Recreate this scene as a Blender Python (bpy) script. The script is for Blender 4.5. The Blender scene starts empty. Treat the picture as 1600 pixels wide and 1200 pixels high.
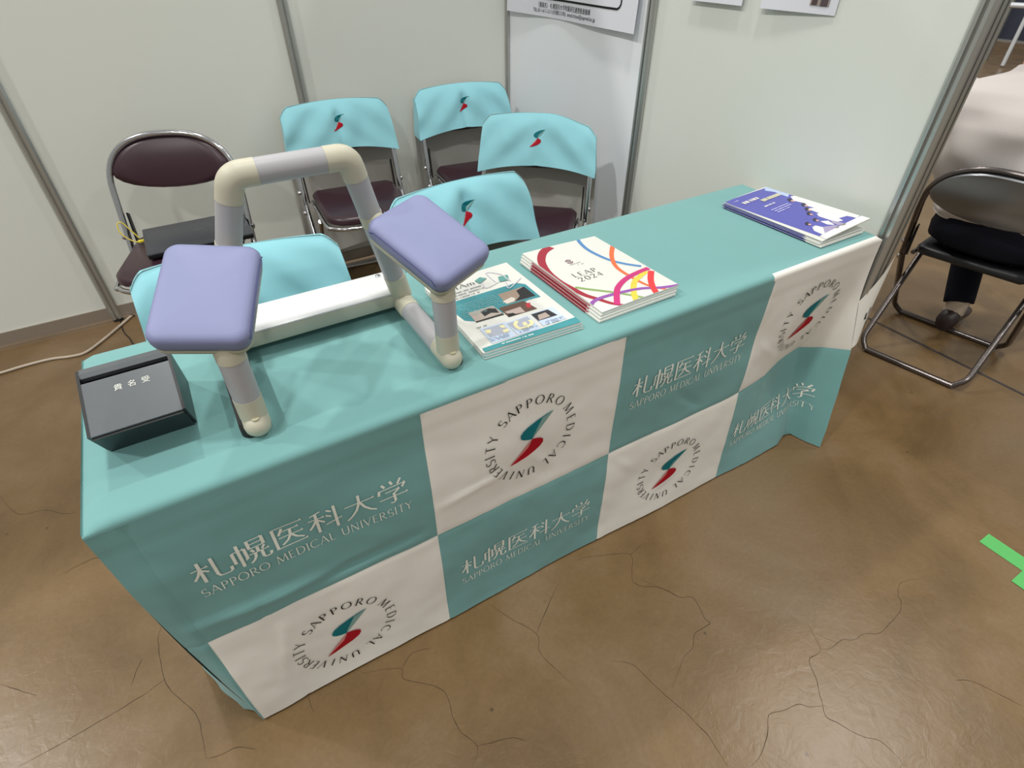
import bpy, bmesh, math, random
import numpy as np
from mathutils import Vector, Matrix, noise

random.seed(7)
S = bpy.context.scene
C = S.collection

# ------------------------------------------------------------------ camera
CAM = (0.2684, -0.6831, 1.3184)
YAW, PITCH, ROLL, FPX = 0.5340, 0.6838, -0.0042, 870.47


def cam_axes():
    f = np.array([math.sin(YAW)*math.cos(PITCH), math.cos(YAW)*math.cos(PITCH), -math.sin(PITCH)])
    r = np.cross(f, [0, 0, 1]); r /= np.linalg.norm(r)
    u = np.cross(r, f)
    c, s = math.cos(ROLL), math.sin(ROLL)
    return c*r + s*u, -s*r + c*u, f


RGT, UPV, FWD = cam_axes()
cam_data = bpy.data.cameras.new('camera')
cam_data.sensor_fit = 'HORIZONTAL'
cam_data.sensor_width = 36.0
cam_data.lens = 36.0*FPX/1600.0
cam_data.clip_start = 0.02
cam_data.clip_end = 200
cam = bpy.data.objects.new('camera', cam_data)
C.objects.link(cam)
m = Matrix.Identity(4)
for i in range(3):
    m[i][0], m[i][1], m[i][2], m[i][3] = RGT[i], UPV[i], -FWD[i], CAM[i]
cam.matrix_world = m
S.camera = cam

# ------------------------------------------------------------------ light
S.view_settings.view_transform = 'Standard'
S.view_settings.look = 'None'
S.view_settings.gamma = 1.0
S.view_settings.use_curve_mapping = False
S.view_settings.exposure = 0.18

world = bpy.data.worlds.new('hall_air')
S.world = world
world.use_nodes = True
bgn = world.node_tree.nodes['Background']
bgn.inputs[0].default_value = (0.86, 0.87, 0.84, 1)
bgn.inputs[1].default_value = 0.34


def hall_lamp(x, y, power, z=9.0, size=0.55, colr=(1.0, 0.985, 0.94)):
    ld = bpy.data.lights.new('high_bay_lamp', 'AREA')
    ld.shape = 'DISK'
    ld.size = size
    ld.energy = power
    ld.color = colr
    lo = bpy.data.objects.new('high_bay_lamp', ld)
    lo.location = (x, y, z)
    C.objects.link(lo)


for lx, kx in ((-5.8, 1.5), (0.3, 0.98), (6.3, 0.72)):
    for ly, pw in ((-6.9, 160), (-0.55, 240), (5.4, 235), (11.4, 170)):
        hall_lamp(lx, ly, pw*kx)

# ------------------------------------------------------------------ pixel helpers


def ray(px, py):
    d = RGT*((px-800)/FPX) + UPV*(-(py-600)/FPX) + FWD
    return np.array(CAM), d


def on(px, py, ax, v):
    o, d = ray(px, py)
    t = (v-o[ax])/d[ax]
    return o + t*d


def floor_pt(px, py, z=0.0):
    return on(px, py, 2, z)


# ------------------------------------------------------------------ colour and materials
def lin(h):
    h = h.lstrip('#')
    out = []
    for i in (0, 2, 4):
        c = int(h[i:i+2], 16)/255
        out.append(c/12.92 if c <= 0.04045 else ((c+0.055)/1.055)**2.4)
    return tuple(out) + (1.0,)


MATS = {}


def mat(name, hexc, rough=0.6, metal=0.0, noise_amt=0.0, nscale=30.0, bump=0.0, bscale=200.0, spec=0.5, sheen=0.0, alpha=None, aniso_bump=None):
    if name in MATS:
        return MATS[name]
    mt = bpy.data.materials.new(name)
    mt.use_nodes = True
    nt = mt.node_tree
    b = nt.nodes['Principled BSDF']
    base = lin(hexc)
    b.inputs['Base Color'].default_value = base
    b.inputs['Roughness'].default_value = rough
    b.inputs['Metallic'].default_value = metal
    b.inputs['Specular IOR Level'].default_value = spec
    if sheen:
        b.inputs['Sheen Weight'].default_value = sheen
    tc = nt.nodes.new('ShaderNodeTexCoord')
    if noise_amt:
        n = nt.nodes.new('ShaderNodeTexNoise')
        n.inputs['Scale'].default_value = nscale
        n.inputs['Detail'].default_value = 4
        nt.links.new(tc.outputs['Object'], n.inputs['Vector'])
        r = nt.nodes.new('ShaderNodeMixRGB')
        r.inputs[1].default_value = tuple(max(0, c*(1-noise_amt)) for c in base[:3]) + (1,)
        r.inputs[2].default_value = tuple(min(1, c*(1+noise_amt)) for c in base[:3]) + (1,)
        nt.links.new(n.outputs['Fac'], r.inputs[0])
        nt.links.new(r.outputs[0], b.inputs['Base Color'])
    if bump:
        n2 = nt.nodes.new('ShaderNodeTexNoise')
        n2.inputs['Scale'].default_value = bscale
        n2.inputs['Detail'].default_value = 3
        nt.links.new(tc.outputs['Object'], n2.inputs['Vector'])
        bp = nt.nodes.new('ShaderNodeBump')
        bp.inputs['Strength'].default_value = bump
        bp.inputs['Distance'].default_value = 0.002
        nt.links.new(n2.outputs['Fac'], bp.inputs['Height'])
        nt.links.new(bp.outputs[0], b.inputs['Normal'])
    MATS[name] = mt
    return mt


def floor_material():
    mt = bpy.data.materials.new('stained_concrete')
    mt.use_nodes = True
    nt = mt.node_tree
    b = nt.nodes['Principled BSDF']
    tc = nt.nodes.new('ShaderNodeTexCoord')

    def nz(scale, detail, rough=0.55, dist=0.0):
        n = nt.nodes.new('ShaderNodeTexNoise')
        n.inputs['Scale'].default_value = scale
        n.inputs['Detail'].default_value = detail
        n.inputs['Roughness'].default_value = rough
        n.inputs['Distortion'].default_value = dist
        nt.links.new(tc.outputs['Object'], n.inputs['Vector'])
        return n

    n1 = nz(2.2, 6, 0.6, 0.6)
    ramp = nt.nodes.new('ShaderNodeValToRGB')
    e = ramp.color_ramp.elements
    e[0].position = 0.28; e[0].color = lin('#5a472d')
    e[1].position = 0.72; e[1].color = lin('#786349')
    mid = ramp.color_ramp.elements.new(0.5); mid.color = lin('#6c5537')
    nt.links.new(n1.outputs['Fac'], ramp.inputs[0])
    # grey worn patches
    n2 = nz(1.1, 5, 0.6, 0.4)
    r2 = nt.nodes.new('ShaderNodeValToRGB')
    r2.color_ramp.elements[0].position = 0.52; r2.color_ramp.elements[0].color = (0, 0, 0, 1)
    r2.color_ramp.elements[1].position = 0.75; r2.color_ramp.elements[1].color = (0.55, 0.55, 0.55, 1)
    nt.links.new(n2.outputs['Fac'], r2.inputs[0])
    mx = nt.nodes.new('ShaderNodeMixRGB')
    mx.inputs[2].default_value = lin('#73634f')
    nt.links.new(r2.outputs[0], mx.inputs[0])
    nt.links.new(ramp.outputs[0], mx.inputs[1])
    # fine speckle
    n3 = nz(90, 3, 0.7)
    mx2 = nt.nodes.new('ShaderNodeMixRGB')
    mx2.blend_type = 'OVERLAY'
    mx2.inputs[0].default_value = 0.16
    nt.links.new(mx.outputs[0], mx2.inputs[1])
    nt.links.new(n3.outputs['Fac'], mx2.inputs[2])
    # dark pits
    vo = nt.nodes.new('ShaderNodeTexVoronoi')
    vo.inputs['Scale'].default_value = 9.0
    vo.inputs['Randomness'].default_value = 1.0
    nt.links.new(tc.outputs['Object'], vo.inputs['Vector'])
    rp = nt.nodes.new('ShaderNodeValToRGB')
    rp.color_ramp.elements[0].position = 0.018; rp.color_ramp.elements[0].color = (0.75, 0.75, 0.75, 1)
    rp.color_ramp.elements[1].position = 0.05; rp.color_ramp.elements[1].color = (0, 0, 0, 1)
    nt.links.new(vo.outputs['Distance'], rp.inputs[0])
    mx3 = nt.nodes.new('ShaderNodeMixRGB')
    mx3.inputs[2].default_value = lin('#3a2c1c')
    nt.links.new(rp.outputs[0], mx3.inputs[0])
    nt.links.new(mx2.outputs[0], mx3.inputs[1])
    nt.links.new(mx3.outputs[0], b.inputs['Base Color'])
    rr = nt.nodes.new('ShaderNodeMapRange')
    rr.inputs['To Min'].default_value = 0.20
    rr.inputs['To Max'].default_value = 0.38
    nt.links.new(n1.outputs['Fac'], rr.inputs['Value'])
    nt.links.new(rr.outputs[0], b.inputs['Roughness'])
    b.inputs['Specular IOR Level'].default_value = 0.45
    bp = nt.nodes.new('ShaderNodeBump')
    bp.inputs['Strength'].default_value = 0.16
    bp.inputs['Distance'].default_value = 0.004
    n4 = nz(28, 5, 0.6, 0.8)
    nt.links.new(n4.outputs['Fac'], bp.inputs['Height'])
    nt.links.new(bp.outputs[0], b.inputs['Normal'])
    return mt


M_FLOOR = floor_material()
M_CRACK = mat('crack_dark', '#35281a', 0.9)
M_WALL = mat('wall_panel', '#dde0d9', 0.42, noise_amt=0.012, nscale=3, bump=0.03, bscale=400)
M_ALU = mat('aluminium', '#b9bbb8', 0.32, 0.75, noise_amt=0.03, nscale=40)
M_ALU2 = mat('aluminium_rail', '#a89f94', 0.45, 0.6)
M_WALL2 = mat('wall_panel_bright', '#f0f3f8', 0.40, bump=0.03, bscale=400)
M_DARK = mat('dark_gap', '#1c1c1c', 0.8)
M_CHROME = mat('chrome', '#c9c9cc', 0.12, 1.0)
M_VINYL = mat('brown_vinyl', '#37212a', 0.33, bump=0.05, bscale=500)
M_BLACKMETAL = mat('hinge_black', '#222225', 0.4, 0.6)
M_TEAL = mat('teal_cloth', '#71a09f', 0.82, noise_amt=0.03, nscale=12, bump=0.12, bscale=900, spec=0.2, sheen=0.15)
M_COVER = mat('aqua_cover_cloth', '#93cfda', 0.82, noise_amt=0.02, nscale=12, bump=0.12, bscale=900, spec=0.2, sheen=0.15)
M_WHITE = mat('white_cloth', '#e8e5de', 0.82, noise_amt=0.015, nscale=12, bump=0.12, bscale=900, spec=0.2)
M_LINING = mat('cover_lining', '#b9b8b2', 0.85, noise_amt=0.03, nscale=9, spec=0.2)
M_INKW = mat('print_white', '#e3e6dd', 0.8, spec=0.2)
M_INKK = mat('print_black', '#1d1c1b', 0.7, spec=0.2)
M_INKT = mat('print_teal', '#0f6d76', 0.7, spec=0.2)
M_INKTL = mat('print_teal_pale', '#7fa29d', 0.7, spec=0.2)
M_INKR = mat('print_red', '#a80f22', 0.7, spec=0.2)
M_INKRL = mat('print_red_pale', '#d2837c', 0.7, spec=0.2)


# ------------------------------------------------------------------ object helpers
def tag(o, label=None, cat=None, group=None, kind=None):
    if label: o['label'] = label
    if cat: o['category'] = cat
    if group: o['group'] = group
    if kind: o['kind'] = kind
    return o


def empty(name, loc=(0, 0, 0), rz=0.0, parent=None):
    o = bpy.data.objects.new(name, None)
    o.empty_display_size = 0.1
    o.location = loc
    o.rotation_euler = (0, 0, rz)
    C.objects.link(o)
    if parent: o.parent = parent
    return o


def link_mesh(name, me, mats, parent=None, smooth=None):
    if not isinstance(mats, (list, tuple)): mats = [mats]
    for mt in mats: me.materials.append(mt)
    if smooth:
        me.shade_smooth()
        if smooth < 180: me.set_sharp_from_angle(angle=math.radians(smooth))
    o = bpy.data.objects.new(name, me)
    C.objects.link(o)
    if parent: o.parent = parent
    return o


def copy_tree(o, parent=None):
    c = o.copy()
    C.objects.link(c)
    if parent: c.parent = parent
    for ch in list(o.children): copy_tree(ch, c)
    return c


class MB:
    """collects faces for one mesh"""
    def __init__(s): s.v, s.f, s.m = [], [], []

    def add(s, verts, faces, mi=0):
        k = len(s.v)
        s.v += [tuple(float(a) for a in p) for p in verts]
        s.f += [tuple(i+k for i in f) for f in faces]
        s.m += [mi]*len(faces)

    def mesh(s, name, merge=False):
        me = bpy.data.meshes.new(name)
        me.from_pydata(s.v, [], s.f)
        me.polygons.foreach_set('material_index', s.m)
        bm = bmesh.new(); bm.from_mesh(me)
        if merge: bmesh.ops.remove_doubles(bm, verts=bm.verts, dist=1e-5)
        if not getattr(s, 'keep', False):
            bmesh.ops.recalc_face_normals(bm, faces=bm.faces)
        bm.to_mesh(me); bm.free()
        me.update()
        return me

    def build(s, name, mats, parent=None, smooth=None, merge=False):
        return link_mesh(name, s.mesh(name, merge), mats, parent, smooth)

    # -- shapes
    def box(s, x0, x1, y0, y1, z0, z1, mi=0):
        v = [(x, y, z) for x in (x0, x1) for y in (y0, y1) for z in (z0, z1)]
        s.add(v, [(0, 1, 3, 2), (4, 6, 7, 5), (0, 4, 5, 1), (2, 3, 7, 6), (0, 2, 6, 4), (1, 5, 7, 3)], mi)
        return s

    def prism(s, pts, fn, a, b, mi=0):
        """polygon pts (2d) swept from a to b; fn(p, q, t) -> xyz"""
        n = len(pts)
        v = [fn(p[0], p[1], a) for p in pts] + [fn(p[0], p[1], b) for p in pts]
        f = [tuple(range(n))[::-1], tuple(range(n, 2*n))]
        f += [(i, (i+1) % n, n+(i+1) % n, n+i) for i in range(n)]
        s.add(v, f, mi)
        return s

    def tube(s, pts, r, seg=10, closed=False, mi=0, caps=True):
        P = [Vector(p) for p in pts]
        n = len(P)
        rr = r if isinstance(r, (list, tuple)) else [r]*n
        T = []
        for i in range(n):
            a = P[(i-1) % n] if closed or i > 0 else P[i]
            b = P[(i+1) % n] if closed or i < n-1 else P[i]
            T.append((b-a).normalized())
        ref = Vector((0, 0, 1)) if abs(T[0].z) < 0.9 else Vector((1, 0, 0))
        N = (ref - T[0]*ref.dot(T[0])).normalized()
        v = []
        for i in range(n):
            N = (N - T[i]*N.dot(T[i])).normalized()
            B = T[i].cross(N)
            for k in range(seg):
                a = 2*math.pi*k/seg
                v.append(P[i] + (N*math.cos(a) + B*math.sin(a))*rr[i])
        f = []
        for i in range(n if closed else n-1):
            j = (i+1) % n
            for k in range(seg):
                l = (k+1) % seg
                f.append((i*seg+k, i*seg+l, j*seg+l, j*seg+k))
        if not closed and caps:
            f.append(tuple(range(seg))[::-1])
            f.append(tuple(range((n-1)*seg, n*seg)))
        s.add(v, f, mi)
        return s

    def grid(s, nu, nv, fn, mi=0):
        v = [fn(i/nu, j/nv) for j in range(nv+1) for i in range(nu+1)]
        f = [(j*(nu+1)+i, j*(nu+1)+i+1, (j+1)*(nu+1)+i+1, (j+1)*(nu+1)+i) for j in range(nv) for i in range(nu)]
        s.add(v, f, mi)
        return s

    def lathe(s, prof, seg=20, c=(0, 0, 0), ax='z', mi=0):
        v = []
        for (r, h) in prof:
            for k in range(seg):
                a = 2*math.pi*k/seg
                p = (r*math.cos(a), r*math.sin(a), h)
                if ax == 'y': p = (p[0], p[2], p[1])
                if ax == 'x': p = (p[2], p[0], p[1])
                v.append((p[0]+c[0], p[1]+c[1], p[2]+c[2]))
        f = [(i*seg+k, i*seg+(k+1) % seg, (i+1)*seg+(k+1) % seg, (i+1)*seg+k) for i in range(len(prof)-1) for k in range(seg)]
        f += [tuple(range(seg))[::-1], tuple(range((len(prof)-1)*seg, len(prof)*seg))]
        s.add(v, f, mi)
        return s


def fillet(pts, rad, n=6):
    """round the inner corners of a polyline"""
    P = [Vector(p) for p in pts]
    out = [P[0]]
    for i in range(1, len(P)-1):
        r = rad[i-1] if isinstance(rad, (list, tuple)) else rad
        a, b, c = P[i-1], P[i], P[i+1]
        d1, d2 = (a-b), (c-b)
        l = min(r, d1.length*0.49, d2.length*0.49)
        p1, p2 = b+d1.normalized()*l, b+d2.normalized()*l
        for k in range(n+1):
            t = k/n
            out.append(p1*(1-t)**2 + b*2*t*(1-t) + p2*t*t)
    out.append(P[-1])
    return out


def spline(pts, n=8, closed=False):
    P = [Vector(p) for p in pts]
    out = []
    m_ = len(P)
    for i in range(m_ if closed else m_-1):
        p0 = P[(i-1) % m_] if closed or i > 0 else P[i]
        p1, p2 = P[i], P[(i+1) % m_]
        p3 = P[(i+2) % m_] if closed or i < m_-2 else P[(i+1) % m_]
        for k in range(n):
            t = k/n
            out.append(0.5*((2*p1)+(p2-p0)*t+(2*p0-5*p1+4*p2-p3)*t*t+(3*p1-p0-3*p2+p3)*t**3))
    if not closed: out.append(P[-1])
    return out


def bevel_box(name, size, center, mats, parent=None, bev=0.004, seg=2, rot=None):
    bm = bmesh.new()
    bmesh.ops.create_cube(bm, size=1.0)
    bmesh.ops.scale(bm, vec=size, verts=bm.verts)
    bmesh.ops.bevel(bm, geom=list(bm.edges), offset=bev, segments=seg, affect='EDGES', profile=0.5)
    if rot is not None: bmesh.ops.transform(bm, matrix=rot.to_4x4(), verts=bm.verts)
    bmesh.ops.translate(bm, vec=center, verts=bm.verts)
    me = bpy.data.meshes.new(name)
    bm.to_mesh(me); bm.free()
    return link_mesh(name, me, mats, parent, 35)


def sstep(a, b, x):
    t = max(0.0, min(1.0, (x-a)/(b-a)))
    return t*t*(3-2*t)


def nz3(x, y, z=0.0):
    return noise.noise(Vector((x, y, z)))


# ------------------------------------------------------------------ pen lettering (flat print as thin geometry)
def arc(cx, cy, rx, ry, a0, a1, n=14):
    return [(cx+rx*math.cos(math.radians(a0+(a1-a0)*i/n)), cy+ry*math.sin(math.radians(a0+(a1-a0)*i/n))) for i in range(n+1)]


LET = {
 'S': (70, [(arc(36, 74, 25, 24, 35, 270) + arc(36, 26, 29, 24, 90, -145)[1:], None)]),
 'A': (86, [([(4, 0), (43, 100)], 6), ([(43, 100), (82, 0)], 13), ([(17, 35), (68, 35)], 5)]),
 'P': (66, [([(14, 0), (14, 100)], 13), ([(14, 97), (34, 97)] + arc(34, 73, 26, 24, 90, -90) + [(14, 49)], None)]),
 'O': (100, [(arc(50, 50, 44, 48, 0, 360, 26), None)]),
 'R': (80, [([(14, 0), (14, 100)], 13), ([(14, 97), (34, 97)] + arc(34, 73, 26, 24, 90, -90) + [(14, 49)], None), ([(34, 49), (78, 0)], 11)]),
 'M': (108, [([(8, 0), (17, 100)], 6), ([(17, 100), (54, 6)], 13), ([(54, 6), (91, 100)], 6), ([(91, 100), (100, 0)], 13)]),
 'E': (64, [([(14, 0), (14, 100)], 13), ([(14, 97), (56, 97)], 5), ([(14, 52), (50, 52)], 5), ([(14, 3), (58, 3)], 5)]),
 'D': (92, [([(14, 0), (14, 100)], 13), ([(8, 97), (38, 97)] + arc(38, 50, 46, 47, 90, -90) + [(8, 3)], None)]),
 'I': (30, [([(15, 0), (15, 100)], 13)]),
 'C': (90, [(arc(52, 50, 46, 48, 48, 312, 22), None)]),
 'L': (62, [([(14, 0), (14, 100)], 13), ([(8, 3), (58, 3)], 5)]),
 'U': (86, [([(12, 100), (12, 36)] + arc(43, 36, 31, 35, 180, 360) + [(74, 100)], None)]),
 'N': (90, [([(12, 0), (12, 100)], 6), ([(12, 100), (77, 0)], 13), ([(77, 0), (77, 100)], 6)]),
 'V': (82, [([(4, 100), (41, 0)], 13), ([(41, 0), (78, 100)], 6)]),
 'T': (74, [([(37, 0), (37, 100)], 13), ([(3, 97), (71, 97)], 5)]),
 'Y': (78, [([(4, 100), (39, 48)], 12), ([(74, 100), (39, 48)], 6), ([(39, 48), (39, 0)], 13)]),
 '2': (66, [(arc(31, 74, 24, 24, 165, -35) + [(6, 4)], None), ([(6, 4), (60, 4)], 7)]),
 '0': (70, [(arc(35, 50, 28, 48, 0, 360, 24), None)]),
 '4': (70, [([(48, 0), (48, 100)], 12), ([(48, 100), (4, 30)], 5), ([(4, 30), (68, 30)], 5)]),
 's': (48, [(arc(24, 48, 15, 15, 35, 270, 8) + arc(24, 17, 17, 16, 90, -145, 8)[1:], None)]),
 't': (40, [([(18, 86), (18, 14)] + arc(28, 14, 10, 12, 180, 290, 5), None), ([(4, 62), (36, 62)], 5)]),
 'm': (96, [([(12, 0), (12, 64)], 11), (arc(30, 40, 18, 24, 180, 0, 8) + [(48, 0)], None), (arc(66, 40, 18, 24, 180, 0, 8) + [(84, 0)], None)]),
 ' ': (46, []),
}
SERIF = {'P': [(14, 0)], 'I': [(15, 0), (15, 100)], 'T': [(37, 0)], 'Y': [(39, 0)], 'R': [(14, 0)], 'A': [(4, 0), (82, 0)], 'M': [(8, 0), (100, 0)], 'N': [(12, 0), (77, 100)],
         'U': [(12, 100), (74, 100)], 'V': [(4, 100), (78, 100)], 'L': [(14, 100)]}

KAN = {
 'satsu': [[(5, 66), (46, 66)], [(26, 93), (26, 5)], [(26, 64), (16, 42), (4, 26)], [(28, 58), (44, 44)], [(59, 93), (59, 20), (63, 10), (72, 8), (88, 8), (94, 13), (95, 28)]],
 'horo': [[(5, 72), (5, 24)], [(5, 71), (36, 71)], [(36, 72), (36, 28), (30, 25)], [(21, 95), (21, 2)],
          [(48, 95), (48, 60)], [(48, 93), (86, 93)], [(86, 95), (86, 60)], [(48, 77), (86, 77)], [(48, 61), (86, 61)],
          [(67, 58), (67, 38)], [(50, 55), (57, 43)], [(86, 56), (77, 43)], [(42, 38), (95, 38)],
          [(58, 38), (56, 22), (49, 10), (39, 3)], [(75, 38), (75, 12), (79, 6), (91, 6), (95, 10), (96, 20)]],
 'i': [[(8, 91), (92, 91)], [(12, 91), (12, 6)], [(12, 8), (95, 8)], [(37, 84), (24, 60)], [(32, 71), (80, 71)], [(22, 48), (89, 48)],
       [(56, 72), (54, 48), (44, 30), (26, 17)], [(57, 46), (68, 30), (87, 18)]],
 'ka': [[(42, 93), (12, 84)], [(4, 66), (49, 66)], [(27, 88), (27, 3)], [(27, 64), (16, 44), (3, 28)], [(29, 60), (47, 42)],
        [(58, 87), (71, 76)], [(54, 67), (68, 56)], [(49, 27), (97, 38)], [(80, 96), (80, 2)]],
 'dai': [[(6, 64), (94, 64)], [(50, 95), (49, 64), (38, 36), (22, 16), (6, 5)], [(51, 64), (62, 38), (78, 18), (95, 7)]],
 'gaku': [[(20, 93), (28, 78)], [(46, 95), (52, 80)], [(80, 94), (68, 75)], [(10, 74), (7, 54)], [(10, 71), (92, 71)], [(91, 72), (80, 56)],
          [(26, 56), (72, 56)], [(72, 56), (54, 43)], [(52, 45), (54, 12), (48, 4), (38, 8)], [(6, 31), (95, 31)]],
}


def stroke_quads(pts, width=None, wv=13.0, wh=5.0):
    """ribbon whose width follows the stroke direction like a broad pen; returns verts, faces (2d)"""
    n = len(pts)
    P = [Vector((p[0], p[1])) for p in pts]
    closed = (P[0]-P[-1]).length < 1e-3 and n > 4
    v, f = [], []
    for i in range(n):
        if closed:
            a, b = P[(i-1) % (n-1)] if i > 0 else P[n-2], P[(i+1) % (n-1)] if i < n-1 else P[1]
        else:
            a, b = P[max(0, i-1)], P[min(n-1, i+1)]
        d = (b-a)
        if d.length < 1e-6: d = Vector((1, 0))
        d.normalize()
        w = width if width else wh + (wv-wh)*abs(d.y)**1.4
        nrm = Vector((-d.y, d.x))*w*0.5
        v += [P[i]+nrm, P[i]-nrm]
    for i in range(n-1):
        f.append((2*i, 2*i+1, 2*i+3, 2*i+2))
    return v, f


def densify(pts, step):
    out = [pts[0]]
    for a, b in zip(pts[:-1], pts[1:]):
        k = max(1, int(math.hypot(b[0]-a[0], b[1]-a[1])/step))
        for i in range(1, k+1):
            out.append((a[0]+(b[0]-a[0])*i/k, a[1]+(b[1]-a[1])*i/k))
    return out


class Ink:
    """flat print: 2d faces, placed later with a mapping (u, v) -> xyz"""
    def __init__(s): s.v, s.f, s.m = [], [], []

    def add(s, v, f, mi=0):
        k = len(s.v)
        s.v += [(p[0], p[1]) for p in v]
        s.f += [tuple(i+k for i in q) for q in f]
        s.m += [mi]*len(f)

    def stroke(s, pts, w, xf, step=25, mi=0, wv=13, wh=5):
        v, f = stroke_quads(densify(pts, step), w, wv, wh)
        s.add([xf(p[0], p[1]) for p in v], f, mi)

    def letter(s, ch, xf, mi=0, wv=13, wh=5, k=1.0):
        w, st = LET[ch]
        for pts, wd in st:
            s.stroke(pts, wd*k if wd else None, xf, 25, mi, wv*k, wh*k)
        for (x, y) in SERIF.get(ch, []):
            s.stroke([(x-11, y+(2 if y < 50 else -2)), (x+11, y+(2 if y < 50 else -2))], 4*k, xf, 25, mi)
        return w

    def text(s, t, x, y, h, mi=0, track=12, xs=1.0, k=1.0, upx=(1, 0), upy=(0, 1)):
        c = 0.0
        g = h/100.0
        for ch in t:
            s.letter(ch, lambda a, b, c=c: (x+((c+a)*xs*upx[0]+b*upy[0])*g, y+((c+a)*xs*upx[1]+b*upy[1])*g), mi, k=k)
            c += LET[ch][0]+track
        return c*g*xs

    def poly(s, pts, mi=0):
        s.add(pts, [tuple(range(len(pts)))], mi)

    def ribbon(s, pts, w, mi=0):
        v, f = stroke_quads(pts, w)
        s.add(v, f, mi)

    def build(s, name, mats, fn, parent=None):
        me = bpy.data.meshes.new(name)
        me.from_pydata([tuple(float(a) for a in fn(*p)) for p in s.v], [], s.f)
        me.polygons.foreach_set('material_index', s.m)
        return link_mesh(name, me, mats, parent)


def text_width(t, h, track=12, xs=1.0):
    return (sum(LET[c][0]+track for c in t)-track)*h/100*xs


def leaf_upper():
    """teal leaf of the emblem: blunt lower left end, tip at upper right"""
    return [(0.052, 0.055), (0.034, 0.052), (0.012, 0.046), (-0.008, 0.038), (-0.021, 0.030), (-0.0275, 0.021), (-0.027, 0.012), (-0.020, 0.006), (-0.010, 0.002), (0.0, 0.0),
            (0.004, 0.012), (0.010, 0.022)]


def emblem_ink(k=1.0, ring=True):
    ink = Ink()
    up = leaf_upper()
    ink.poly([(x*k, z*k) for x, z in up], 1)
    ink.poly([(0.010*k, 0.022*k), (0.052*k, 0.055*k), (0.024*k, 0.047*k)][::1], 2)
    ink.poly([(0.0, 0.0), (0.010*k, 0.022*k), (0.052*k, 0.055*k)], 2)
    ink.poly([(-x*k, -z*k) for x, z in up], 3)
    ink.poly([(0.0, 0.0), (-0.010*k, -0.022*k), (-0.052*k, -0.055*k)], 4)
    return ink


RING = list(zip('SAPPORO', (-43, -30, -17.5, -4.5, 10, 26, 42))) + list(zip('MEDICAL', (65, 83, 99, 113, 127, 143.5, 157.5))) + \
       list(zip('UNIVERSITY', (179, 195, 208, 222, 235, 247, 259, 268.5, 281, 295)))


def ring_ink(R=0.0985, h=0.0215):
    ink = Ink()
    for ch, ang in RING:
        w = LET[ch][0]
        a = math.radians(ang)
        cx, cz = R*math.sin(a), R*math.cos(a)
        tx, tz = math.cos(a), -math.sin(a)          # reading direction
        ux, uz = math.sin(a), math.cos(a)           # letter up
        g = h/100

        def xf(p, q, w=w, cx=cx, cz=cz, tx=tx, tz=tz, ux=ux, uz=uz):
            return (cx+((p-w/2)*tx+(q-50)*ux)*g, cz+((p-w/2)*tz+(q-50)*uz)*g)
        ink.letter(ch, xf, 0)
    return ink


def kanji_ink(x0, x1, zb, h):
    """the six brush characters, spread from x0 to x1 with their feet at zb"""
    ink = Ink()
    names = ['satsu', 'horo', 'i', 'ka', 'dai', 'gaku']
    g = h/100
    step = (x1-x0-h)/5
    for i, nme in enumerate(names):
        ox = x0+i*step
        for pts in KAN[nme]:
            xf = lambda a, b: (ox+a*g, zb+b*g)
            ink.stroke(pts, None, xf, 20, 0, 8.5, 3.4)
            if len(pts) == 2 and abs(pts[0][1]-pts[1][1]) < 1 and pts[1][0]-pts[0][0] > 25:
                x, y = pts[1]
                ink.poly([xf(x-9, y), xf(x+1, y-1.6), xf(x-2, y+6)])
    return ink


def flat_text(body, size, cx=0.0, align='LEFT'):
    """outline of a line of small print in the built-in font, as (verts2d, faces)"""
    cu = bpy.data.curves.new('print', 'FONT')
    cu.body = body
    cu.size = size
    cu.align_x = align
    o = bpy.data.objects.new('print', cu)
    C.objects.link(o)
    dg = bpy.context.evaluated_depsgraph_get()
    me = bpy.data.meshes.new_from_object(o.evaluated_get(dg))
    v = [(p.co.x, p.co.y) for p in me.vertices]
    f = [tuple(p.vertices) for p in me.polygons]
    bpy.data.objects.remove(o)
    bpy.data.curves.remove(cu)
    bpy.data.meshes.remove(me)
    return v, f

# ================================================================== the setting
fl = MB()
fl.grid(20, 20, lambda u, v: (-30+60*u, -30+60*v, 0))
floor = fl.build('floor', M_FLOOR)
tag(floor, 'brown polished concrete floor with hairline cracks', kind='structure')

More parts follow.
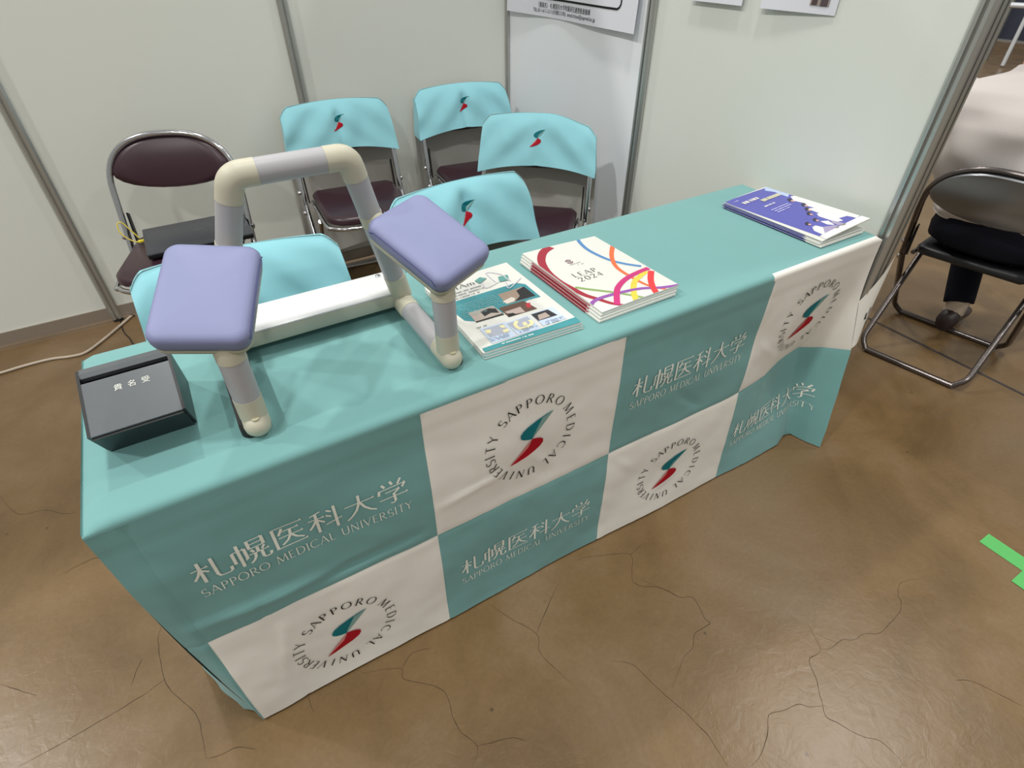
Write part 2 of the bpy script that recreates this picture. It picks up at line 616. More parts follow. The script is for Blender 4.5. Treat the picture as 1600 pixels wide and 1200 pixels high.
CRACKS = [
    [(253, 975), (247, 1003), (257, 1062), (285, 1095), (308, 1120), (318, 1160), (322, 1185)],
    [(257, 1062), (215, 1092), (180, 1113), (130, 1142), (90, 1165), (28, 1198)],
    [(0, 775), (28, 803), (70, 797), (100, 803), (118, 800)],
    [(92, 900), (125, 882), (150, 872), (165, 876)],
    [(0, 1068), (40, 1082), (58, 1086)],
    [(322, 1185), (345, 1180), (370, 1168), (400, 1170)],
    [(565, 1052), (600, 1046), (628, 1045), (633, 1062), (680, 1072), (700, 1090), (707, 1120), (722, 1145), (745, 1167), (738, 1200)],
    [(745, 1167), (775, 1158), (800, 1153), (822, 1157)],
    [(628, 1045), (645, 1020), (672, 1012)],
    [(766, 945), (800, 968), (838, 990), (842, 1015), (862, 1040), (890, 1065)],
    [(838, 990), (855, 950), (872, 912)],
    [(955, 1033), (990, 1040), (1030, 1078), (1055, 1100), (1085, 1127), (1110, 1155), (1137, 1198)],
    [(898, 875), (940, 868), (985, 868), (990, 910), (1030, 918), (1060, 932)],
    [(985, 868), (1003, 850)],
    [(1000, 905), (1040, 922), (1062, 933), (1085, 936), (1100, 965), (1108, 975), (1085, 990), (1083, 1010), (1068, 1030), (1050, 1075)],
    [(1260, 972), (1282, 1015), (1265, 1030), (1275, 1060), (1282, 1090), (1292, 1120), (1310, 1130), (1330, 1142), (1350, 1152), (1375, 1158), (1400, 1180), (1413, 1197)],
    [(1290, 1102), (1265, 1104), (1245, 1100), (1225, 1110), (1202, 1117), (1200, 1145), (1188, 1180), (1170, 1200)],
    [(1282, 1015), (1300, 1012), (1315, 1000), (1335, 1000), (1350, 990), (1372, 990), (1390, 975), (1405, 957), (1408, 940), (1403, 928), (1408, 910), (1437, 904)],
    [(1492, 1062), (1520, 1065), (1560, 1085), (1597, 1103)],
    [(205, 1072), (212, 1050), (222, 1030)], [(490, 1112), (482, 1085), (500, 1060)],
]
for ci, px in enumerate(CRACKS):
    pts = spline([tuple(floor_pt(x, y)) for x, y in px], 7)
    v, f = [], []
    n = len(pts)
    for i, p in enumerate(pts):
        a, b = pts[max(0, i-1)], pts[min(n-1, i+1)]
        d = (b-a); d.z = 0
        d.normalize()
        jit = nz3(p.x*40, p.y*40)*0.0022
        w = (0.00035 + 0.0006*abs(nz3(p.x*25, p.y*25, 3)))*min(1, 4*min(i, n-1-i)/n+0.25)
        q = Vector((-d.y, d.x, 0))
        c = Vector((p.x, p.y, 0.0004)) + q*jit
        v += [c+q*w, c-q*w]
    b_ = MB(); b_.keep = True
    b_.add(v, [(2*i, 2*i+1, 2*i+3, 2*i+2) for i in range(n-1)])
    b_.build('crack', M_CRACK, floor)

# dark joint running across the hall floor
j = MB()
j.box(2.650, 2.664, -4.0, 8.0, -0.003, 0.0009)
tag(j.build('trim_1', mat('joint_filler', '#3a3230', 0.85)), 'dark filled joint line across the concrete floor', kind='structure')


def post_profile(h=0.020, c=0.0125, s=0.0042, d=0.009):
    side = [(h, -c), (h, -s), (h-d, -s), (h-d, s), (h, s), (h, c)]
    out = []
    for k in range(4):
        a = k*math.pi/2
        out += [(x*math.cos(a)-y*math.sin(a), x*math.sin(a)+y*math.cos(a)) for x, y in side]
    return out


WB, WR = 1.98, 1.830                       # planes of the back and the right partition
POST_MESH = None


def post(x, y, parent, z1=2.43):
    global POST_MESH
    if POST_MESH is None:
        b = MB()
        b.prism(post_profile(), lambda p, q, t: (p, q, t), 0.012, z1)
        POST_MESH = b.mesh('post')
        POST_MESH.materials.append(M_ALU)
        b2 = MB(); b2.lathe([(0.019, 0), (0.019, 0.008), (0.010, 0.009), (0.010, 0.014)], 14)
        post.foot = b2.mesh('levelling_foot'); post.foot.materials.append(M_DARK)
    o = bpy.data.objects.new('post', POST_MESH)
    o.location = (x, y, 0); C.objects.link(o); o.parent = parent
    f_ = bpy.data.objects.new('levelling_foot', post.foot)
    C.objects.link(f_); f_.parent = o
    return o


wall_back = empty('wall_back', (0, WB, 0)); tag(wall_back, 'white system panels between aluminium posts behind the chairs', kind='structure')
wall_right = empty('wall_right', (WR, 1.0, 0)); tag(wall_right, 'white system panels between aluminium posts at the end of the table', kind='structure')
bx = [-2.127, -1.143, -0.158, 0.826, WR]
for i, x in enumerate(bx):
    post(x, WB, wall_back).matrix_parent_inverse = Matrix.Translation((0, -WB, 0))
for a, b in zip(bx[:-1], bx[1:]):
    q = MB(); q.box(a+0.013, b-0.013, WB-0.002, WB+0.002, 0.068, 2.40)
    o = q.build('panel', M_WALL, wall_back); o.matrix_parent_inverse = Matrix.Translation((0, -WB, 0))
    q = MB(); q.box(a+0.017, b-0.017, WB-0.009, WB+0.009, 0.016, 0.068)
    o = q.build('bottom_rail', M_ALU2, wall_back); o.matrix_parent_inverse = Matrix.Translation((0, -WB, 0))
    q = MB(); q.box(a+0.017, b-0.017, WB-0.009, WB+0.009, 2.38, 2.42)
    o = q.build('top_rail', M_ALU, wall_back); o.matrix_parent_inverse = Matrix.Translation((0, -WB, 0))
ry = [0.004, 1.008, WB]
ip = Matrix.Translation((-WR, -1.0, 0))
for y in ry[:-1]:
    post(WR, y, wall_right).matrix_parent_inverse = ip
post(WR+0.042, 0.012, wall_right).matrix_parent_inverse = ip
for a, b in zip(ry[:-1], ry[1:]):
    q = MB(); q.box(WR-0.002, WR+0.002, a+0.013, b-0.013, 0.068, 2.40)
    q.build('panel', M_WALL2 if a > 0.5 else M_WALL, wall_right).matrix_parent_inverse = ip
    q = MB(); q.box(WR-0.009, WR+0.009, a+0.017, b-0.017, 0.016, 0.068)
    q.build('bottom_rail', M_ALU2, wall_right).matrix_parent_inverse = ip
    q = MB(); q.box(WR-0.009, WR+0.009, a+0.017, b-0.017, 2.38, 2.42)
    q.build('top_rail', M_ALU, wall_right).matrix_parent_inverse = ip

# ================================================================== table and cloth
TD, TL, TZ = 0.46, 1.797, 0.70
tab = empty('folding_table', (0.9, 0.23, 0)); tag(tab, 'long folding table hidden under the teal and white checked cloth', 'table')
ti = Matrix.Translation((-0.9, -0.23, 0))
q = MB(); q.box(0.012, TL-0.012, 0.014, TD-0.012, 0.668, 0.694)
q.build('tabletop', mat('table_laminate', '#b9a98d', 0.5), tab).matrix_parent_inverse = ti
for x in (0.045, 1.745):
    for y in (0.08, 0.38):
        q = MB(); q.tube([(x, y, 0.668), (x, y, 0.002)], 0.0125, 10)
        q.build('leg', M_CHROME, tab, 60).matrix_parent_inverse = ti
    q = MB(); q.tube([(x, 0.08, 0.12), (x, 0.38, 0.12)], 0.010, 8)
    q.build('stretcher', M_CHROME, tab, 60).matrix_parent_inverse = ti


def interp(tbl, X):
    if X <= tbl[0][0]: return tbl[0][1], tbl[0][2]
    for a, b in zip(tbl[:-1], tbl[1:]):
        if X <= b[0]:
            t = (X-a[0])/(b[0]-a[0])
            t = t*t*(3-2*t)*0.5+t*0.5
            return a[1]+(b[1]-a[1])*t, a[2]+(b[2]-a[2])*t
    return tbl[-1][1], tbl[-1][2]


T_TOP = [(1.385, 1.385, 0.0), (1.835, 1.797, 0.0)]
T_MID = [(1.385, 1.385, 0.002), (1.52, 1.505, 0.013), (1.62, 1.60, 0.040), (1.72, 1.705, 0.055), (1.78, 1.765, 0.018), (1.835, 1.823, -0.036)]
T_HEM = [(1.385, 1.394, -0.011), (1.60, 1.60, -0.014), (1.68, 1.672, -0.016), (1.725, 1.725, 0.004), (1.752, 1.750, 0.0), (1.775, 1.762, -0.050), (1.835, 1.781, -0.093)]


def crease(X, z, x0, z0, x1, z1, wd, amp):
    """a soft fold along a segment"""
    dx, dz = x1-x0, z1-z0
    L2 = dx*dx+dz*dz
    t = max(0, min(1, ((X-x0)*dx+(z-z0)*dz)/L2))
    d = math.hypot(X-x0-dx*t, z-z0-dz*t)
    return amp*math.exp(-(d/wd)**2)*math.sin(math.pi*min(1, max(0.0, t*0.9+0.05)))


def cloth(X, z, off=0.0):
    """front drop of the cloth: cloth coordinate X along the table, height z"""
    zt, zm, zh = 0.69, 0.345, 0.01
    t = max(0.0, (zt-z)/(zt-zm))
    if t < 1: a, b, c = 1-t**2.3, t**2.3, 0.0
    else:
        u = min(1.0, (zm-z)/(zm-zh)); a, b, c = 0.0, 1-u, u
    if X > 1.385:
        p, q_, r = interp(T_TOP, X), interp(T_MID, X), interp(T_HEM, X)
        x = a*p[0]+b*q_[0]+c*r[0]
        y = a*p[1]+b*q_[1]+c*r[1]
    else:
        x = X + c*0.009*sstep(1.0, 1.385, X)
        y = -0.011*c*sstep(0.6, 1.385, X) + b*0.002*sstep(1.0, 1.385, X)
    dn = max(0.0, 1-z/0.69)
    if X < 0.05: x += 0.044*dn**1.8*(1-X/0.05)
    if X < 0.03: y += 0.02*dn*(1-X/0.03)
    k = min(1.0, dn*5)
    w = nz3(X*4.2, z*5.5, 1.7)*0.0055 + nz3(X*11, z*9, 5.1)*0.0020 + nz3(X*24+z*8, z*21, 9.1)*0.0009
    w += crease(X, z, 0.03, 0.40, 0.30, 0.375, 0.012, -0.007) + crease(X, z, 0.20, 0.37, 0.46, 0.385, 0.010, 0.006)
    w += crease(X, z, 0.50, 0.43, 0.66, 0.445, 0.008, -0.004) + crease(X, z, 0.70, 0.48, 0.77, 0.40, 0.006, -0.0028)
    w += crease(X, z, 1.12, 0.47, 1.24, 0.36, 0.008, 0.0035) + crease(X, z, 0.95, 0.33, 1.05, 0.22, 0.007, -0.002)
    w += crease(X, z, 1.42, 0.50, 1.54, 0.40, 0.008, -0.0022) + crease(X, z, 0.12, 0.10, 0.17, 0.32, 0.006, -0.003)
    for xc in (0.265, 0.715, 1.165, 1.61):
        w += 0.0012*math.exp(-((X-xc+0.12)/0.004)**2)
    w += -0.0014*math.exp(-((z-0.655)/0.005)**2) + 0.0012*math.exp(-((z-0.635)/0.006)**2)
    return (x, y - 0.003 + w*k - off, z)


cl = empty('tablecloth', (0.9, 0.0, 0)); tag(cl, 'teal and white checked cloth with university lettering draped over the long table', 'tablecloth')
ci = Matrix.Translation((-0.9, 0, 0))


def cpart(o):
    o.matrix_parent_inverse = ci
    return o


# top of the cloth with the rolled front edge
R_ = 0.012
prof = [(TD-0.004, TZ-0.10), (TD, TZ-0.06), (TD, TZ-R_), (TD-0.003, TZ-0.004), (TD-R_, TZ)]
ny = 16
prof += [(TD-R_-(TD-2*R_)*i/ny, TZ) for i in range(1, ny+1)]
prof += [(R_-R_*math.sin(a)-0.003*(math.sin(a)), TZ-R_+R_*math.cos(a)) for a in (0.3, 0.62, 0.95, 1.25, 1.5)]
prof += [(-0.003, 0.684)]
tp = MB(); tp.keep = True
nx = 90
v = []
for (y, z) in prof:
    for i in range(nx+1):
        x = TL*i/nx
        e = min(x, TL-x)
        zz = z
        if z > TZ-0.001 and 0.02 < y < TD-0.02:
            zz = z + 0.0006*nz3(x*6, y*6, 2)
        if e < 0.012: zz = min(zz, TZ - 0.012 + math.sqrt(max(0, 0.012**2-(0.012-e)**2)))
        # the front edge sags a little in the middle where the white panel starts
        v.append((x, y, zz))
f, mi = [], []
for j_ in range(len(prof)-1):
    for i in range(nx):
        f.append((j_*(nx+1)+i, (j_+1)*(nx+1)+i, (j_+1)*(nx+1)+i+1, j_*(nx+1)+i+1))
        mi.append(1 if (j_ >= len(prof)-6 and i/nx*TL >= 1.376) else 0)
tp.v, tp.f, tp.m = v, f, mi
cpart(tp.build('top_sheet', [M_TEAL, M_WHITE], cl, 60))

XS = [0.0, 0.045, 0.49, 0.94, 1.385, 1.835]
rows = [(0.345, 0.686), (0.008, 0.345)]
for r, (z0, z1) in enumerate(rows):
    for k in range(5):
        x0, x1 = XS[k], XS[k+1]
        if k == 0:
            white = False
            zz0, zz1 = z0, z1
        else:
            white = (k % 2 == 0) if r == 0 else (k % 2 == 1)
        b = MB(); b.keep = True
        nu = max(4, int((x1-x0)/0.009)); nv = 36

        def pf(u, v, x0=x0, x1=x1, z0=z0, z1=z1):
            X, z = x0+(x1-x0)*u, z0+(z1-z0)*v
            # the stitched seam dips towards the table
            e = min(abs(z-0.345), abs(X-x0) if x0 > 0.02 else 1, abs(X-x1) if x1 < 1.8 else 1)
            return cloth(X, z, -0.0012*math.exp(-(e/0.004)**2))
        b.grid(nu, nv, pf)
        o = b.build('white_panel' if white else 'teal_panel', M_WHITE if white else M_TEAL, cl, 180)
        cpart(o)

# lettering on the teal squares, emblem on the white squares
OFF = 0.0027
for (xc, zc) in ((0.267, 0.515), (0.7175, 0.172), (1.1625, 0.515), (1.600, 0.172)):
    ink = kanji_ink(xc-0.186, xc+0.180, zc-0.012, 0.060)
    cpart(ink.build('characters', M_INKW, lambda u, w: cloth(u, w, OFF), cl))
    t = 'SAPPORO MEDICAL UNIVERSITY'
    h = 0.0205
    xs = 0.366/text_width(t, h)
    ink = Ink(); ink.text(t, xc-0.186, zc-0.043, h, xs=xs, k=0.85)
    cpart(ink.build('lettering', M_INKW, lambda u, w: cloth(u, w, OFF), cl))
for (xc, zc) in ((0.262, 0.168), (0.715, 0.515), (1.166, 0.168), (1.612, 0.515)):
    ring = ring_ink().build('ring_lettering', M_INKK, lambda u, w: cloth(xc+u, zc+w, OFF), cl)
    cpart(ring)
    em = emblem_ink()
    cpart(em.build('emblem', [M_INKK, M_INKT, M_INKTL, M_INKR, M_INKRL], lambda u, w: cloth(xc+u, zc+w, OFF), cl))

# left end drop, flaring at the bottom
b = MB(); b.keep = True


def lside(u, v):
    z = 0.692*(1-v)+0.006*v
    y = 0.02*min(1, v*1.0)*(1-u) + TD*u
    fx = interp([(0.0, 0.040, 0), (0.06, 0.012, 0), (0.22, -0.024, 0), (0.38, -0.050, 0), (0.7, -0.03, 0), (1.0, 0.0, 0)], u)[0]
    k = v**2.2
    return (0.0*(1-k) + fx*k + 0.0045*math.sin(u*9)*v*u, y, z)


b.grid(40, 36, lside)
cpart(b.build('end_drop', M_TEAL, cl, 180))
# right end drop squeezed between the table and the partition
b = MB(); b.keep = True
b.grid(16, 20, lambda u, v: (TL+0.003*math.sin(u*14)*v, 0.03+(TD-0.03)*u, 0.692-0.55*v))
cpart(b.build('end_drop', M_WHITE, cl, 180))
# loose strip of the corner that hangs on the outer side of the post
b = MB(); b.keep = True
A_, B_ = cloth(1.835, 0.505), cloth(1.835, 0.352)
C_, D_ = (1.873, -0.018, 0.634), (1.868, -0.022, 0.370)


def strip(u, v):
    p = [A_[i]*(1-u)+C_[i]*u for i in range(3)]
    q_ = [B_[i]*(1-u)+D_[i]*u for i in range(3)]
    r = [p[i]*(1-v)+q_[i]*v for i in range(3)]
    return (r[0], r[1]-0.006*math.sin(math.pi*u), r[2])


b.grid(8, 12, strip)
cpart(b.build('corner_strip', M_WHITE, cl, 180))
ink = Ink()
ink.letter('U', lambda a, c: (0.36+a*0.0032, 0.42+c*0.0012), k=1.6)
ink.letter('I', lambda a, c: (0.60+a*0.0025, 0.18+c*0.0016), k=3.0)
cpart(ink.build('lettering', M_INKK, lambda u, w: (lambda p: (p[0], p[1]-0.0016, p[2]))(strip(min(1, u), 1-w)), cl))

# ================================================================== arm support frame on the table
M_TUBE = mat('tube_pale_grey', '#a8a7ab', 0.42, noise_amt=0.02, nscale=20)
M_CREAM = mat('joint_cream', '#bfbba8', 0.45, noise_amt=0.03, nscale=25)
M_PLATE = mat('plate_white', '#d6d8da', 0.25)
M_PADC = mat('pad_lavender', '#8085aa', 0.5, noise_amt=0.02, nscale=30, bump=0.08, bscale=700, spec=0.35)
M_SEAM = mat('pad_seam', '#4a4d78', 0.7)
M_RUBBER = mat('black_rubber', '#141414', 0.6)

MX = 0.4175
dev = empty('arm_support_frame', (MX, 0.2, TZ))
tag(dev, 'white tubular arm support frame with two lavender pads standing on the teal table', 'arm support')
di = Matrix.Translation((-MX, -0.2, -TZ))


def dpart(o, sub=None):
    o.matrix_parent_inverse = di if sub is None else Matrix.Identity(4)
    return o


def lerp(a, b, t): return tuple(a[i]+(b[i]-a[i])*t for i in range(3))


def collar_tube(path, r0, r1, n=10):
    return MB().tube(path, r1, n)


tops = {}
for s in (-1, 1):
    bxx = MX+s*0.1675
    # base: cream nose, pale tube, cream rear joint, black sole
    nose = [(bxx, 0.048+0.020*(1-math.cos(a)), 0.7222) for a in (0.05, 0.35, 0.7, 1.1, 1.5)] + [(bxx, 0.112, 0.7222)]
    rr = [0.0205*math.sin(a) for a in (0.12, 0.42, 0.8, 1.2, 1.5)] + [0.0205]
    dpart(MB().tube(nose, rr, 20).build('foot_nose', M_CREAM, dev, 50))
    dpart(MB().tube([(bxx, 0.112, 0.7222), (bxx, 0.250, 0.7222)], 0.0200, 20).build('base_tube', M_TUBE, dev, 50))
    dpart(MB().tube([(bxx, 0.250, 0.7222), (bxx, 0.262, 0.7222), (bxx, 0.330, 0.7222), (bxx, 0.340, 0.7222)], [0.0208, 0.0215, 0.0215, 0.016], 20).build('base_joint', M_CREAM, dev, 50))
    sole = []
    for k in range(24):
        a = 2*math.pi*k/24
        sole.append((bxx+s*0.011+0.0165*math.cos(a), (0.082 if math.sin(a) < 0 else 0.330)+0.0185*math.sin(a)))
    dpart(MB().prism(sole, lambda p, q, t: (p, q, t), TZ+0.0012, 0.716).build('rubber_sole', M_RUBBER, dev))
    # front post
    fx, fy = bxx, 0.077
    dpart(MB().tube([(fx, fy, 0.735), (fx, fy, 0.772)], 0.0206, 20).build('post_socket', M_CREAM, dev, 50))
    dpart(MB().tube([(fx, fy, 0.772), (fx, fy, 0.842)], 0.0200, 20).build('front_post', M_TUBE, dev, 50))
    dpart(MB().tube([(fx, fy, 0.842), (fx, fy, 0.862), (fx+s*0.003, fy+0.012, 0.884)], [0.0208, 0.0208, 0.023], 20).build('post_head', M_CREAM, dev, 50))
    # screw cap on the nose
    dpart(MB().lathe([(0.006, 0.0), (0.006, 0.0015), (0.004, 0.002)], 14, (fx, 0.058, 0.7398)).build('screw_cap', mat('cap_cream', '#bdb899', 0.5), dev, 40))
    # rear upright and elbow
    p0 = (bxx, 0.300, 0.742); p1 = (MX+0.007+s*0.0895, 0.250, 1.037)
    tops[s] = p1
    dpart(MB().tube([lerp(p0, p1, -0.02), lerp(p0, p1, 0.16)], 0.0212, 20).build('upright_socket', M_CREAM, dev, 50))
    dpart(MB().tube([lerp(p0, p1, 0.16), lerp(p0, p1, 0.57)], 0.0200, 20).build('rear_upright', M_TUBE, dev, 50))
    dpart(MB().tube([lerp(p0, p1, 0.57), lerp(p0, p1, 0.64)], 0.0208, 20).build('upright_collar', M_CREAM, dev, 50))
    dpart(MB().tube([lerp(p0, p1, 0.64), lerp(p0, p1, 0.875)], 0.0200, 20).build('rear_upright', M_TUBE, dev, 50))
for s in (-1, 1):
    bxx = MX+s*0.1675
    p0 = (bxx, 0.300, 0.742); p1 = tops[s]
    path = fillet([lerp(p0, p1, 0.875), p1, lerp(p1, tops[-s], 0.21)], 0.0365, 10)
    dpart(MB().tube(path, 0.0207, 20).build('elbow', M_CREAM, dev, 60))
dpart(MB().tube([lerp(tops[-1], tops[1], 0.21), lerp(tops[-1], tops[1], 0.79)], 0.0200, 24).build('crossbar', M_TUBE, dev, 50))
dpart(bevel_box('connecting_beam', (0.332, 0.104, 0.028), (MX, 0.342, 0.731), mat('beam_edge', '#b9baac', 0.4), dev, 0.004))
dpart(bevel_box('beam_top_plate', (0.326, 0.098, 0.004), (MX, 0.342, 0.7465), M_PLATE, dev, 0.0015))
for s in (-1, 1):
    dpart(MB().lathe([(0.0055, 0), (0.0055, 0.002), (0.003, 0.003)], 12, (MX+s*0.148, 0.378, 0.7485)).build('screw', M_CHROME, dev, 40))


def rotm(p, r, y):
    return Matrix.Rotation(y, 3, 'Z') @ Matrix.Rotation(r, 3, 'Y') @ Matrix.Rotation(p, 3, 'X')


def rrect(w, l, r, n=6):
    out = []
    for (sx, sy, a0) in ((1, 1, 0), (-1, 1, 90), (-1, -1, 180), (1, -1, 270)):
        for k in range(n+1):
            a = math.radians(a0+90*k/n)
            out.append((sx*(w/2-r)+r*math.cos(a), sy*(l/2-r)+r*math.sin(a)))
    return out


def loft(w, l, r, levels, crown):
    b = MB()
    rings = [[(x, y, z) for x, y in rrect(w-2*i, l-2*i, max(0.003, r-i*0.6))] for (i, z) in levels]
    n = len(rings[0])
    v = [p for rg in rings for p in rg]
    f = [(i*n+k, i*n+(k+1) % n, (i+1)*n+(k+1) % n, (i+1)*n+k) for i in range(len(rings)-1) for k in range(n)]
    f.append(tuple(range(n))[::-1])
    t = len(v)
    # crowned top: shrink rings toward the centre
    last = rings[-1]
    prev = (len(rings)-1)*n
    for j_, q in enumerate((0.75, 0.5, 0.25)):
        v += [(x*q, y*q, last[0][2]+crown*(1-q*q)) for x, y, z in last]
        cur = t+j_*n
        f += [(prev+k, prev+(k+1) % n, cur+(k+1) % n, cur+k) for k in range(n)]
        prev = cur
    v.append((0, 0, last[0][2]+crown))
    f += [(prev+k, prev+(k+1) % n, len(v)-1) for k in range(n)]
    b.add(v, f)
    return b


PW, PL_ = 0.131, 0.172
for s in (-1, 1):
    Mr = rotm(0.398, -0.117*s, 0.375*s)
    cpos = Vector((0.4215+s*0.172, 0.131, 0.922))
    pm = loft(PW, PL_, 0.020, [(0.006, -0.019), (0.001, -0.015), (0.0, -0.008), (0.0, 0.001), (0.002, 0.006), (0.006, 0.0095), (0.012, 0.0115)], 0.004)
    pm.v = [tuple(Mr @ Vector(p) + cpos) for p in pm.v]
    pad = dpart(pm.build('pad', M_PADC, dev, 50))
    # piped seam along the inner top edge
    sx = -s*(PW/2-0.0002)
    sp = [Mr @ Vector((sx, y, z)) + cpos for y, z in ((-PL_/2+0.013, -0.004), (-PL_/2+0.022, 0.0025), (-0.03, 0.0032), (0.03, 0.0032), (PL_/2-0.022, 0.0025), (PL_/2-0.013, -0.004))]
    o = MB().tube(sp, 0.0011, 6).build('seam', M_SEAM, pad)
    o.matrix_parent_inverse = Matrix.Identity(4)
    pb = loft(PW-0.006, PL_-0.004, 0.019, [(0.012, -0.034), (0.004, -0.030), (0.0, -0.026), (0.0, -0.0195)], 0.0)
    pb.v = [tuple(Mr @ Vector(p) + cpos) for p in pb.v]
    dpart(pb.build('pad_base', M_CREAM, dev, 50))
    # arm from the pad base to the upright collar
    p0 = (MX+s*0.1675, 0.300, 0.742); p1 = tops[s]
    e0 = Mr @ Vector((-s*0.01, 0.055, -0.030)) + cpos
    e1 = Vector(lerp(p0, p1, 0.60))
    dpart(MB().tube([e0, e0.lerp(e1, 0.5), e1], [0.017, 0.016, 0.018], 14).build('pad_arm', M_CREAM, dev, 60))

# ================================================================== card box
M_BOX = mat('box_graphite', '#666a6e', 0.30, 0.35, noise_amt=0.03, nscale=60)
M_BOXD = mat('box_black', '#17191b', 0.38)
cb = empty('name_card_box', (0.105, 0.2, TZ)); tag(cb, 'dark grey name card box with sloping lid at the end of the table', 'card box')
bi = Matrix.Translation((-0.105, -0.2, -TZ))


def bpart(o):
    o.matrix_parent_inverse = bi
    return o


X0, X1 = 0.040, 0.166
pf_ = [(0.149, 0.7012), (0.272, 0.7012), (0.219, 0.806), (0.100, 0.768)]
for xa, xb in ((X0, X0+0.004), (X1-0.004, X1)):
    bpart(MB().prism([(p[0], p[1]) for p in pf_], lambda p, q, t: (t, p, q), xa, xb).build('side_panel', M_BOXD, cb))
inner = [(0.151, 0.703), (0.268, 0.703), (0.238, 0.764), (0.214, 0.786), (0.1045, 0.752)]


def bar2(p, q, th):
    """slab between two profile points, thickness th to the inside"""
    d = Vector((q[0]-p[0], q[1]-p[1])); d.normalize()
    n = Vector((-d.y, d.x))*th
    return [p, q, (q[0]+n.x, q[1]+n.y), (p[0]+n.x, p[1]+n.y)]


fn = lambda p, q, t: (t, p, q)
bpart(MB().prism(bar2((0.1475, 0.7015), (0.102, 0.7635), 0.003)[::-1], fn, X0+0.004, X1-0.004).build('front_panel', M_BOXD, cb))
bpart(MB().prism([(0.1015, 0.7645), (0.1955, 0.7945), (0.1945, 0.7975), (0.1005, 0.7675)], fn, X0+0.004, X1-0.004).build('lid', M_BOX, cb))
bpart(MB().prism([(0.149, 0.7012), (0.270, 0.7012), (0.269, 0.704), (0.150, 0.704)], fn, X0+0.004, X1-0.004).build('bottom_panel', M_BOXD, cb))
bpart(MB().prism([(0.272, 0.7012), (0.2285, 0.787), (0.2255, 0.786), (0.269, 0.7012)], fn, X0+0.004, X1-0.004).build('back_panel', M_BOXD, cb))
bpart(MB().prism([(0.2085, 0.7915), (0.2275, 0.7975), (0.2245, 0.8045), (0.2125, 0.8045), (0.2065, 0.799)], fn, X0+0.004, X1-0.004).build('slot_bar', M_BOX, cb))
v, f = [], []
ink = Ink()
for i, ch in enumerate('貴名受'):
    tv, tf = flat_text(ch, 0.0125)
    ink.add([(p[0]+0.083+i*0.0185, p[1]) for p in tv], tf)
ld = Vector((0.0, 0.0941, 0.0300)).normalized()
bpart(ink.build('lettering', M_INKW, lambda u, w: (u, 0.1005+ld.y*(0.070+w), 0.7681+ld.z*(0.070+w)), cb))


# ================================================================== printed matter
def homography(src):
    A, bb = [], []
    for (x, y), (s_, t_) in zip(src, ((0, 1), (1, 1), (1, 0), (0, 0))):
        A.append([x, y, 1, 0, 0, 0, -x*s_, -y*s_]); bb.append(s_)
        A.append([0, 0, 0, x, y, 1, -x*t_, -y*t_]); bb.append(t_)
    h = np.linalg.solve(np.array(A, float), np.array(bb, float))
    return lambda x, y: ((h[0]*x+h[1]*y+h[2])/(h[6]*x+h[7]*y+1), (h[3]*x+h[4]*y+h[5])/(h[6]*x+h[7]*y+1))


class Page:
    """a sheet whose four photographed corners (back left, back right, front right, front left) lie at given heights"""
    def __init__(s, px, zs, bow=0.0):
        s.h = homography(px)
        s.c = [on(p[0], p[1], 2, z) for p, z in zip(px, zs)]
        s.bow = bow

    def at(s, u, v, dz=0.0):
        bl, br, fr, fl_ = s.c
        p = (fl_*(1-u)+fr*u)*(1-v) + (bl*(1-u)+br*u)*v
        return (p[0], p[1], p[2]+dz+s.bow*math.sin(math.pi*u)*0.5)

    def st(s, pts): return [s.h(x, y) for x, y in pts]

    def shrink(s, d, ds):
        """a sheet below, shifted"""
        n = Page.__new__(Page)
        n.h = s.h; n.bow = s.bow*0.6
        n.c = [c + np.array((ds[0], ds[1], -d)) for c in s.c]
        return n


def sheet_block(page, th, nu=8, nv=8, floor_z=TZ+0.0014):
    b = MB()
    top = [page.at(i/nu, j_/nv) for j_ in range(nv+1) for i in range(nu+1)]
    bot = [(x, y, max(floor_z, z-th)) for x, y, z in top]
    n = len(top)
    W = nu+1
    f = [(j_*W+i, j_*W+i+1, (j_+1)*W+i+1, (j_+1)*W+i) for j_ in range(nv) for i in range(nu)]
    fb = [tuple(n+k for k in q[::-1]) for q in f]
    edge = [i for i in range(W)] + [j_*W+nu for j_ in range(1, nv+1)] + [nv*W+i for i in range(nu-1, -1, -1)] + [j_*W for j_ in range(nv-1, 0, -1)]
    sd = [(edge[k], n+edge[k], n+edge[(k+1) % len(edge)], edge[(k+1) % len(edge)]) for k in range(len(edge))]
    b.add(top+bot, f+fb+sd)
    return b


def Zp(ox, oy, sc): return lambda pts: [(ox+x/sc, oy+y/sc) for x, y in pts]


M_PAPER = mat('paper_white', '#d8d8d2', 0.35)
M_PAPER2 = mat('paper_edge', '#cfcfc6', 0.6)
INKS = {}


def ik(h): return mat('ink_'+h, '#'+h, 0.38)


def cut(ps, ax, lim, sign):
    out = []
    for i in range(len(ps)):
        a, b = ps[i], ps[(i+1) % len(ps)]
        ia, ib = sign*(a[ax]-lim) <= 0, sign*(b[ax]-lim) <= 0
        if ia: out.append(a)
        if ia != ib:
            t = (lim-a[ax])/(b[ax]-a[ax])
            out.append((a[0]+(b[0]-a[0])*t, a[1]+(b[1]-a[1])*t))
    return out


def clip01(pts):
    """clip polygon in page units to the sheet"""
    for ax, lim, sg in ((0, 0.003, -1), (0, 0.997, 1), (1, 0.002, -1), (1, 0.998, 1)):
        pts = cut(pts, ax, lim, sg)
        if not pts: return []
    return pts


